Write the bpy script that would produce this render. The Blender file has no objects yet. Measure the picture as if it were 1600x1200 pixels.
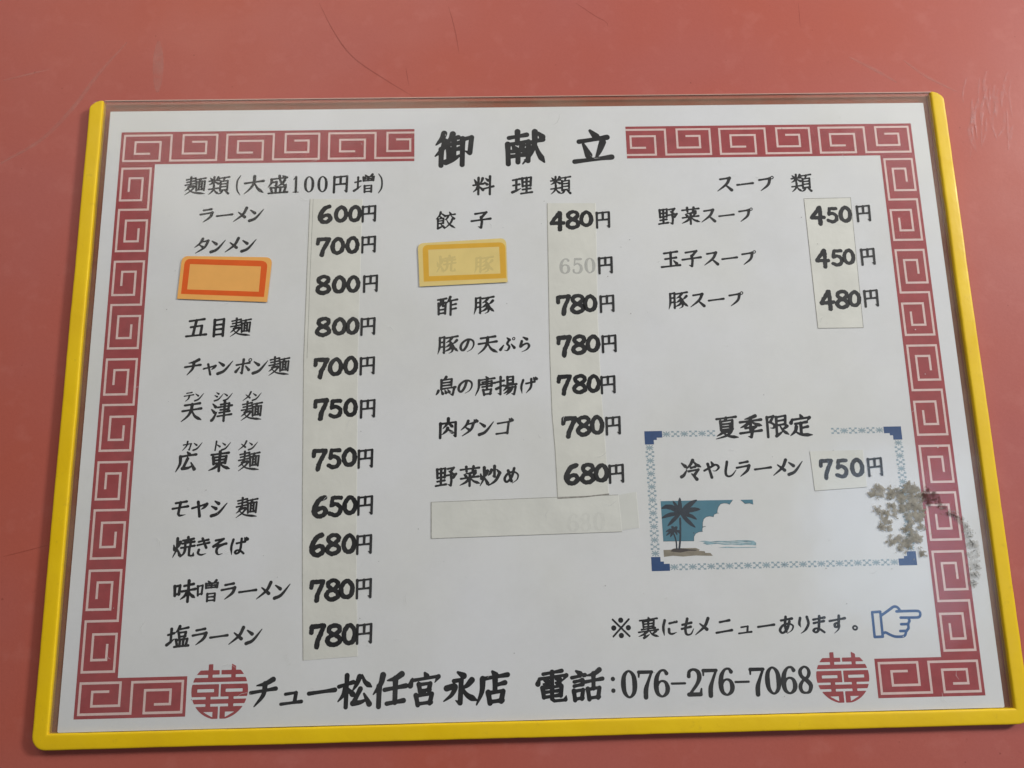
import bpy, math, random
import numpy as np
from mathutils import Matrix, Vector, noise

# ------------------------------------------------------------------ camera, light, exposure
scene = bpy.context.scene
MM = 0.001
cam_data = bpy.data.cameras.new('camera')
cam = bpy.data.objects.new('camera', cam_data)
scene.collection.objects.link(cam)
cam.matrix_world = Matrix([[0.999655, 0.018093, -0.019044, -0.009767], [-0.021269, 0.98296, -0.182586, -0.041302], [0.015416, 0.182928, 0.983005, 0.246244], [0.0, 0.0, 0.0, 1.0]])
cam_data.sensor_width = 36.0
cam_data.lens = 1150.0 / 1600.0 * 36.0
cam_data.clip_start = 0.01
cam_data.clip_end = 50.0
scene.camera = cam

world = bpy.data.worlds.new('World')
scene.world = world
world.use_nodes = True
bg = world.node_tree.nodes['Background']
bg.inputs['Color'].default_value = (1.0, 0.97, 0.93, 1)
bg.inputs['Strength'].default_value = 0.09

def area_light(name, loc, target, sx, sy, power, color):
    d = bpy.data.lights.new(name, 'AREA')
    d.shape = 'RECTANGLE'
    d.size, d.size_y = sx, sy
    d.energy = power
    d.color = color
    o = bpy.data.objects.new(name, d)
    scene.collection.objects.link(o)
    o.location = loc
    o.rotation_euler = (Vector(target) - Vector(loc)).to_track_quat('-Z', 'Y').to_euler()
    return o

area_light('window_light', (1.05, 0.50, 0.62), (0.0, 0.0, 0.0), 0.20, 0.18, 13.0, (1.0, 0.98, 0.95))
area_light('added_fill_left', (-0.24, 0.52, 0.52), (0.0, 0.1, 0.0), 0.5, 0.3, 1.95, (1.0, 0.94, 0.85))  # added fill lamp: brightens the top, falls off towards the bottom
area_light('added_fill_right', (0.55, 0.52, 0.55), (0.0, 0.1, 0.0), 0.5, 0.3, 1.5, (1.0, 0.97, 0.98))  # second added fill, gives a soft sheen on the table's upper right
area_light('added_blue_glow', (0.76, -0.10, 1.23), (0.12, -0.05, 0.0), 0.32, 0.28, 2.3, (0.55, 0.74, 1.0))  # added bluish panel, reflected in the cover as the lower right glow

vs = scene.view_settings
vs.view_transform = 'Standard'
vs.look = 'None'
vs.exposure = 0.0
vs.gamma = 1.0
vs.use_curve_mapping = False

# ------------------------------------------------------------------ layout data (millimetres on the sheet, origin at its middle)
TEXT = [
 ('title_lettering', '御献立', [(-24.27, 91.29), (1.61, 91.39), (26.26, 91.49)], 14.6),
 ('column_heading', '麺類(大盛100円増)', [(-116.17, 78.18), (-107.81, 78.18), (-101.25, 78.19), (-95.36, 78.2), (-86.81, 78.2), (-80.61, 78.21), (-75.84, 78.21), (-71.07, 78.22), (-64.7, 78.22), (-56.27, 78.23), (-50.12, 78.24)], 7.7),
 ('column_heading', '料理類', [(-13.77, 76.88), (0.21, 76.74), (13.99, 76.61)], 7.7),
 ('column_heading', 'スープ類', [(73.33, 76.28), (80.52, 76.28), (87.95, 76.28), (100.97, 76.27)], 7.7),
 ('dish_name', 'ラーメン', [(-111.43, 66.98), (-105.22, 67.02), (-99.38, 67.05), (-94.21, 67.09)], 7.3),
 ('dish_name', 'タンメン', [(-112.54, 55.68), (-107.11, 55.71), (-101.76, 55.75), (-96.42, 55.79)], 7.3),
 ('dish_name', '五目麺', [(-112.69, 26.07), (-105.15, 26.02), (-97.73, 25.97)], 7.3),
 ('dish_name', 'チャンポン麺', [(-113.29, 12.29), (-107.46, 12.25), (-102.5, 12.22), (-96.23, 12.17), (-90.61, 12.14), (-84.12, 12.09)], 7.3),
 ('reading_aid', 'テンシンメン', [(-113.99, 2.1), (-110.56, 2.06), (-103.92, 1.99), (-100.92, 1.96), (-94.27, 1.88), (-91.26, 1.85)], 4.3),
 ('dish_name', '天津麺', [(-112.73, -3.09), (-102.8, -3.12), (-92.76, -3.14)], 7.3),
 ('reading_aid', 'カントンメン', [(-113.44, -14.59), (-110.16, -14.62), (-103.7, -14.68), (-100.74, -14.71), (-95.02, -14.77), (-91.84, -14.8)], 4.3),
 ('dish_name', '広東麺', [(-113.42, -19.8), (-102.59, -19.88), (-92.88, -19.95)], 7.3),
 ('dish_name', 'モヤシ麺', [(-114.62, -35.15), (-108.27, -35.16), (-102.02, -35.18), (-92.93, -35.19)], 7.3),
 ('dish_name', '焼きそば', [(-112.74, -47.49), (-106.55, -47.52), (-101.39, -47.54), (-95.19, -47.57)], 7.3),
 ('dish_name', '味噌ラーメン', [(-111.71, -61.37), (-104.35, -61.47), (-97.51, -61.56), (-91.47, -61.64), (-85.94, -61.71), (-80.61, -61.78)], 7.3),
 ('dish_name', '塩ラーメン', [(-112.89, -75.31), (-105.93, -75.36), (-99.97, -75.4), (-94.1, -75.44), (-89.04, -75.48)], 7.3),
 ('dish_name', '餃子', [(-27.34, 63.82), (-14.73, 63.76)], 7.3),
 ('dish_name', '酢豚', [(-26.93, 32.38), (-14.18, 32.4)], 7.3),
 ('dish_name', '豚の天ぷら', [(-26.76, 18.47), (-20.09, 18.41), (-13.06, 18.35), (-6.24, 18.29), (-0.3, 18.23)], 7.3),
 ('dish_name', '鳥の唐揚げ', [(-27.4, 4.07), (-20.89, 4.01), (-14.06, 3.93), (-6.97, 3.86), (0.44, 3.78)], 7.3),
 ('dish_name', '肉ダンゴ', [(-26.83, -10.26), (-19.95, -10.28), (-14.14, -10.29), (-8.11, -10.3)], 7.3),
 ('dish_name', '野菜炒め', [(-27.55, -26.5), (-19.7, -26.51), (-12.89, -26.52), (-5.76, -26.52)], 7.3),
 ('dish_name', '野菜スープ', [(51.9, 64.23), (60.02, 64.29), (66.57, 64.34), (72.9, 64.38), (79.58, 64.43)], 7.1),
 ('dish_name', '玉子スープ', [(51.93, 48.17), (59.33, 48.21), (66.46, 48.25), (72.83, 48.29), (79.43, 48.33)], 7.1),
 ('dish_name', '豚スープ', [(53.56, 33.01), (60.57, 33.09), (66.96, 33.17), (73.72, 33.26)], 7.1),
 ('season_heading', '夏季限定', [(67.19, -11.87), (75.47, -11.78), (84.43, -11.68), (92.52, -11.59)], 8.2),
 ('dish_name', '冷やしラーメン', [(54.08, -25.93), (61.18, -25.88), (67.22, -25.84), (71.96, -25.8), (78.44, -25.76), (84.49, -25.71), (89.25, -25.68)], 7.3),
 ('reminder_line', '※裏にもメニューあります。', [(28.35, -75.88), (37.14, -75.95), (44.16, -76.0), (49.95, -76.05), (54.81, -76.08), (61.75, -76.14), (68.39, -76.19), (75.23, -76.24), (81.88, -76.29), (87.5, -76.34), (92.28, -76.37), (98.32, -76.42), (104.16, -76.46)], 7.1),
 ('shop_name', 'チュー松任宮永店', [(-85.31, -92.68), (-76.31, -92.73), (-66.89, -92.77), (-56.66, -92.82), (-45.81, -92.87), (-34.73, -92.93), (-23.44, -92.98), (-13.14, -93.03)], 11),
 ('phone_number', '電話:076-276-7068', [(5.63, -93.01), (16.66, -93.02), (24.99, -93.02), (30.08, -93.03), (35.38, -93.03), (40.47, -93.03), (45.78, -93.04), (50.88, -93.04), (55.99, -93.04), (61.11, -93.05), (66.12, -93.05), (71.04, -93.05), (76.06, -93.05), (81.19, -93.06), (86.33, -93.06)], 10.4),
]
PRICES = [
 (0, '600', [(-69.65, 66.73), (-64.23, 66.84), (-59.35, 66.94)], (-54.4, 66.87)),
 (0, '700', [(-70.24, 54.68), (-65.1, 54.95), (-60.0, 55.23)], (-54.35, 55.38)),
 (0, '800', [(-69.8, 40.72), (-64.35, 40.81), (-59.47, 40.9)], (-53.48, 40.99)),
 (0, '800', [(-69.42, 25.64), (-63.92, 25.75), (-59.42, 25.83)], (-54.15, 25.63)),
 (0, '700', [(-69.79, 11.17), (-64.92, 11.57), (-59.82, 11.99)], (-54.17, 11.78)),
 (0, '750', [(-69.42, -3.04), (-64.7, -2.82), (-59.55, -2.57)], (-53.82, -3.01)),
 (0, '750', [(-69.62, -19.93), (-64.75, -19.61), (-59.66, -19.28)], (-54.34, -19.81)),
 (0, '650', [(-68.79, -35.49), (-63.97, -35.28), (-59.15, -35.07)], (-54.2, -35.18)),
 (0, '680', [(-69.3, -47.72), (-64.32, -47.58), (-59.23, -47.43)], (-54.34, -47.74)),
 (0, '780', [(-69.12, -62.14), (-64.19, -61.94), (-59.68, -61.75)], (-54.23, -61.68)),
 (0, '780', [(-68.64, -76.06), (-63.47, -75.88), (-58.59, -75.71)], (-53.91, -75.62)),
 (1, '480', [(12.4, 63.0), (17.89, 63.43), (22.69, 63.81)], (28.61, 63.36)),
 (1, '780', [(13.62, 32.05), (18.45, 32.34), (22.79, 32.59)], (28.7, 32.38)),
 (1, '780', [(13.34, 17.43), (18.43, 17.8), (23.22, 18.16)], (28.78, 18.06)),
 (1, '780', [(12.88, 3.89), (18.13, 4.02), (22.85, 4.15)], (27.74, 3.72)),
 (1, '780', [(14.0, -10.62), (18.88, -10.32), (23.43, -10.04)], (28.83, -10.36)),
 (1, '680', [(14.48, -26.51), (19.64, -26.33), (24.18, -26.18)], (29.16, -26.49)),
 (2, '450', [(105.68, 63.69), (110.91, 63.93), (115.69, 64.15)], (122.3, 64.42)),
 (2, '450', [(105.82, 47.56), (110.99, 47.87), (115.25, 48.13)], (122.11, 48.12)),
 (2, '480', [(105.98, 32.14), (111.33, 32.44), (115.65, 32.68)], (121.55, 32.79)),
 (3, '750', [(99.78, -26.43), (104.89, -26.27), (110.22, -26.1)], (116.3, -26.01)),
]
G = {
 'strip0': [(-75.46, 72.62), (-56.63, 72.23), (-57.08, 44.0), (-57.34, 14.29), (-56.91, -31.15), (-56.56, -57.82), (-55.73, -82.58), (-73.19, -83.41), (-74.19, -57.42), (-75.0, -30.78), (-75.96, 14.62), (-75.75, 44.3)],
 'strip1': [(8.83, 69.81), (26.36, 69.56), (25.32, 26.45), (25.29, 12.82), (25.5, -2.31), (26.06, -19.06), (26.43, -33.3), (9.19, -34.35), (8.88, -18.72), (8.2, -6.15), (8.09, 13.12), (8.22, 26.74)],
 'strip2': [(101.34, 70.23), (118.25, 70.36), (117.62, 22.11), (101.73, 22.16)],
 'strip3': [(94.72, -20.51), (112.8, -20.35), (112.85, -32.76), (95.18, -33.67)],
 'blank': [(-32.49, -34.73), (29.46, -33.62), (30.15, -45.61), (-32.5, -46.48)],
 'tape': [(29.52, -33.68), (35.47, -32.71), (35.91, -44.47), (30.24, -45.15)],
 'ghost650': [(14.44, 46.15), (18.84, 46.2), (23.25, 46.25)],
 'ghostyen650': [(28.76, 46.4)],
 'ghost680': [(14.03, -42.43), (18.26, -42.31), (22.7, -42.2)],
 'ghostyen680': [(29.08, -41.5)],
 'ghostdish': [(-27.19, 47.52), (-13.97, 47.07)],
 'orange': [(-116.78, 51.82), (-90.31, 51.0), (-87.87, 48.39), (-88.89, 34.7), (-119.86, 36.37), (-119.21, 49.4)],
 'orange_o': [(-115.95, 50.78), (-91.91, 49.74), (-89.39, 47.29), (-90.07, 36.53), (-118.62, 38.11), (-118.13, 48.46)],
 'orange_i': [(-116.32, 48.94), (-91.34, 47.68), (-91.74, 38.38), (-116.79, 39.65)],
 'yellow': [(-34.86, 55.39), (-8.16, 56.7), (-5.93, 54.16), (-5.76, 40.55), (-36.41, 39.42), (-37.02, 53.08)],
 'yellow_o': [(-33.39, 54.64), (-8.63, 55.2), (-6.3, 52.82), (-6.22, 41.99), (-34.95, 41.18), (-35.35, 52.54)],
 'yellow_i': [(-33.58, 52.93), (-8.31, 53.68), (-8.0, 43.66), (-33.34, 43.04)],
 'sky': [(43.43, -35.96), (67.49, -36.04), (66.29, -37.5), (65.48, -37.13), (64.41, -37.04), (63.3, -37.32), (62.52, -38.25), (62.07, -39.42), (61.96, -40.24), (62.49, -40.29), (61.64, -40.39), (60.9, -40.68), (60.65, -41.45), (59.43, -41.19), (58.22, -41.4), (57.33, -42.13), (56.94, -43.29), (56.8, -44.64), (57.89, -44.43), (56.78, -44.85), (56.61, -45.62), (56.69, -46.15), (55.5, -46.22), (54.39, -46.73), (53.78, -47.65), (53.64, -49.08), (43.55, -48.98)],
 'sky2': [(70.18, -36.1), (74.18, -36.09), (74.22, -37.67), (72.93, -37.24), (71.47, -37.38)],
 'sea': [(55.29, -49.26), (57.2, -49.11), (59.08, -49.43), (61.48, -49.25), (65.04, -49.37), (68.63, -49.2), (71.48, -49.26), (73.37, -49.46), (74.15, -50.17), (74.08, -50.98), (70.89, -50.68), (69.21, -50.81), (66.14, -50.51), (63.76, -50.6), (61.41, -50.18), (57.82, -50.44), (56.44, -49.84), (57.41, -49.53)],
 'sea2': [(61.43, -51.47), (64.19, -51.16), (67.26, -51.41), (74.04, -51.44), (74.03, -51.68), (67.25, -51.64)],
 'foam': [(61.43, -49.9), (63.81, -49.83), (65.7, -50.04), (68.09, -50.0), (65.69, -50.22), (62.84, -50.11)],
 'sand': [(43.45, -51.77), (45.87, -51.75), (47.08, -51.32), (51.35, -51.34), (54.2, -51.36), (55.35, -51.89), (55.08, -52.3), (56.97, -52.46), (57.17, -52.99), (58.83, -53.07), (59.59, -54.01), (56.4, -53.89), (54.03, -53.77), (49.75, -54.02), (46.46, -53.68), (43.49, -54.0)],
 'mound': [(45.72, -52.28), (46.6, -51.47), (49.45, -51.37), (52.27, -51.78), (54.63, -51.94), (54.14, -52.23), (51.77, -52.23), (48.89, -52.74)],
 'fronds': [([(49.82, -39.98), (46.24, -37.79), (43.57, -38.37)], 1.85), ([(49.82, -39.98), (48.42, -37.48), (47.51, -35.93)], 1.18), ([(49.82, -39.98), (49.76, -37.04), (49.89, -34.96)], 1.47), ([(49.82, -39.98), (53.24, -37.11), (55.53, -35.86)], 1.85), ([(49.82, -39.98), (53.35, -39.0), (56.48, -38.88)], 1.78), ([(49.82, -39.98), (52.99, -40.87), (55.1, -42.2)], 1.42), ([(49.82, -39.98), (52.37, -42.96), (54.45, -44.75)], 1.47), ([(49.82, -39.98), (46.9, -42.61), (45.26, -44.16)], 1.37), ([(49.82, -39.98), (46.08, -40.49), (43.43, -41.55)], 1.47), ([(47.55, -45.65), (45.78, -45.38), (44.51, -45.94)], 0.9), ([(47.55, -45.65), (45.61, -46.31), (44.6, -47.22)], 0.85), ([(47.55, -45.65), (46.54, -46.56), (45.95, -47.76)], 0.9), ([(47.55, -45.65), (47.88, -46.13), (48.25, -47.06)], 0.71), ([(47.55, -45.65), (48.96, -45.92), (49.53, -47.09)], 0.9), ([(47.55, -45.65), (47.12, -44.95), (46.61, -44.24)], 1.18), ([(47.55, -45.65), (47.83, -44.96), (48.34, -44.39)], 1.18)],
 'trunks': [([(49.54, -41.73), (49.34, -46.39), (48.68, -51.58)], 0.62), ([(47.17, -46.81), (47.78, -49.6), (47.78, -51.56)], 0.48)],
 'hand': [[(110.12, -72.95), (112.79, -72.82), (112.74, -80.56), (110.1, -80.62), (110.12, -72.95)], [(113.08, -73.95), (115.03, -72.78), (116.84, -71.64), (117.72, -71.33), (118.65, -71.69), (119.37, -72.7)], [(118.09, -72.87), (121.46, -72.84), (124.81, -72.87), (125.61, -73.18), (125.81, -73.85), (125.43, -74.64), (124.7, -74.89), (121.91, -74.88), (119.26, -74.83)], [(121.75, -75.02), (122.04, -75.89), (121.39, -76.87), (119.16, -76.88)], [(121.45, -76.93), (121.45, -78.12), (120.72, -78.96), (118.63, -78.98)], [(120.5, -79.03), (120.17, -80.07), (119.26, -80.64), (116.9, -80.65), (115.3, -80.09), (113.86, -79.33), (113.0, -79.51)]],
 'stain': [(116.39, -34.26, 2.33), (114.59, -35.06, 1.17), (118.49, -33.8, 1.17), (121.1, -34.86, 1.83), (119.93, -36.18, 1.0), (123.11, -35.24, 2.0), (126.04, -33.62, 2.0), (128.74, -34.01, 2.0), (124.28, -36.93, 2.0), (127.04, -36.66, 2.33), (129.81, -36.38, 2.0), (119.96, -38.85, 1.33), (119.05, -40.82, 1.0), (121.42, -40.87, 1.33), (124.3, -39.6, 2.0), (127.4, -39.34, 2.33), (129.7, -40.05, 1.67), (115.71, -40.25, 1.33), (116.93, -41.44, 1.17), (117.25, -43.11, 1.33), (118.12, -44.45, 1.17), (116.41, -46.06, 1.33), (118.81, -45.78, 1.0), (125.64, -42.62, 1.67), (128.69, -42.69, 2.17), (124.45, -46.89, 1.67), (126.0, -45.27, 1.33), (129.09, -46.33, 1.17), (126.2, -49.23, 2.33), (127.8, -49.92, 1.67), (123.93, -51.15, 2.0), (118.95, -50.38, 1.83), (121.73, -49.79, 1.33), (122.35, -53.07, 1.17), (128.27, -54.34, 1.27)],
 'stain2': [(132.54, -36.44, 1.83), (135.27, -36.49, 1.67), (132.93, -38.78, 1.17), (136.38, -38.52, 1.0), (132.8, -34.43, 1.0)],
 'stain3': [(137.91, -39.89, 0.93), (139.36, -41.92, 0.93), (141.31, -42.62, 1.13), (142.83, -43.98, 1.13), (144.05, -46.32, 1.47), (144.88, -48.97, 1.8), (145.45, -52.27, 2.0), (145.68, -55.54, 2.0), (145.57, -58.78, 1.8), (145.13, -62.01, 1.6), (144.44, -64.57, 1.07)],
 'emblem': [[(-107.69, -91.94), (-90.03, -92.19), (-99.31, -84.33), (-98.51, -100.09)], [(89.99, -92.38), (106.99, -92.4), (99.06, -85.4), (97.51, -100.25)]],
 'scr_light': [[(-190.07, 86.15), (-185.87, 89.04), (-173.15, 97.55), (-162.87, 110.0), (-154.78, 123.49), (-145.3, 136.44)], [(-189.24, 121.29), (-180.26, 123.77), (-172.35, 125.75)], [(-133.6, 136.85), (-132.69, 116.03)], [(124.61, 127.54), (133.68, 122.14), (141.49, 116.79)], [(145.0, 126.0), (152.64, 119.3), (163.82, 112.61)]],
 'scr_dark': [[(-74.64, 152.31), (-68.86, 140.17), (-61.54, 129.52), (-49.64, 120.25), (-37.87, 112.36)], [(-25.96, 150.5), (-24.56, 145.09), (-23.17, 138.38), (-22.04, 130.42)], [(22.3, 151.42), (29.34, 145.92), (33.56, 143.18), (34.19, 141.03)], [(107.46, 150.63), (107.22, 140.31)], [(-171.44, -49.24), (-163.45, -47.39), (-157.46, -45.91)], [(-41.92, 125.37), (-40.7, 117.55)]],
}
# ------------------------------------------------------------------ brush lettering: every character as strokes in a 0..100 box
# s straight brush line   k brush line with a flicked end   c smooth line   m smooth line with a flicked end
# l sweep that thins out  r sweep that swells then thins    d teardrop dot  o ring / dot (x y radius)   w smooth line with widths
COMP = {
 'water': 'd 15 6 62 24;d 2 36 50 54;l 12 96 34 88 88 50',
 'nin': 'l 78 2 60 30 4 60;s 50 36 50 99',
 'gyo': 'l 74 2 56 18 8 36;l 84 26 62 50 4 70;s 54 50 54 99',
 'kuchi': 's 10 14 20 90;s 10 18 88 9 78 82;s 20 82 84 76',
 'hi': 's 14 8 16 98;s 14 10 86 5 86 98;s 16 48 82 46;s 16 90 86 88',
 'ta': 's 10 14 15 96;s 10 17 90 10 86 95;s 48 14 48 86;s 12 52 86 48;s 14 88 86 85',
 'me': 's 14 5 15 98;s 14 7 86 2 86 98;s 16 34 82 32;s 16 60 82 58;s 16 90 84 88',
 'tsuki': 'm 24 6 24 60 0 99;k 24 8 88 2 88 94 68 88;s 26 34 84 31;s 25 60 84 57',
 'kil': 's 2 34 98 23;s 54 1 54 99;l 50 32 34 60 0 80;d 58 40 96 60',
 'tsuchi': 's 10 36 90 28;s 52 3 52 78;l 0 92 40 80 100 60',
 'hil': 'd 6 35 20 58;l 90 20 76 40 60 50;l 50 1 48 55 2 98;d 56 56 94 88',
 'kome': 'd 10 10 30 32;l 90 5 82 20 66 34;s 0 44 100 37;s 50 1 50 99;l 48 44 30 68 0 84;d 56 52 94 74',
 'pou': 's 2 8 100 2;l 52 6 46 16 38 24;s 15 25 15 80;s 15 27 86 23 86 80;s 16 42 82 40;s 16 58 82 56;s 16 77 84 75;l 38 80 26 92 2 99;d 62 80 98 98',
 'dai': 's 2 38 98 29;l 50 1 48 40 30 70 2 97;r 50 36 70 70 100 95',
 'ri': 's 10 6 15 56;s 10 7 90 2 86 54;s 12 30 86 27;s 14 54 86 51;s 50 5 50 95;s 14 75 86 70;s 0 99 100 93',
 'dak': 'd 0 10 40 90;d 55 0 95 70',
 'sara': 's 10 10 20 90;s 10 12 90 4 82 88;s 37 12 38 90;s 62 10 61 88;s 0 95 100 88',
 'so': 'd 22 2 34 16;l 84 0 74 10 64 18;s 8 24 10 60;s 8 25 96 20 92 60;s 50 24 50 58;s 9 42 92 39;s 10 60 94 57',
 'mugi': 's 8 14 92 6;s 50 0 50 40;s 14 28 84 22;s 0 44 98 36;l 46 44 34 60 0 76;l 30 56 84 52 60 74 2 98',
}
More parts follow.
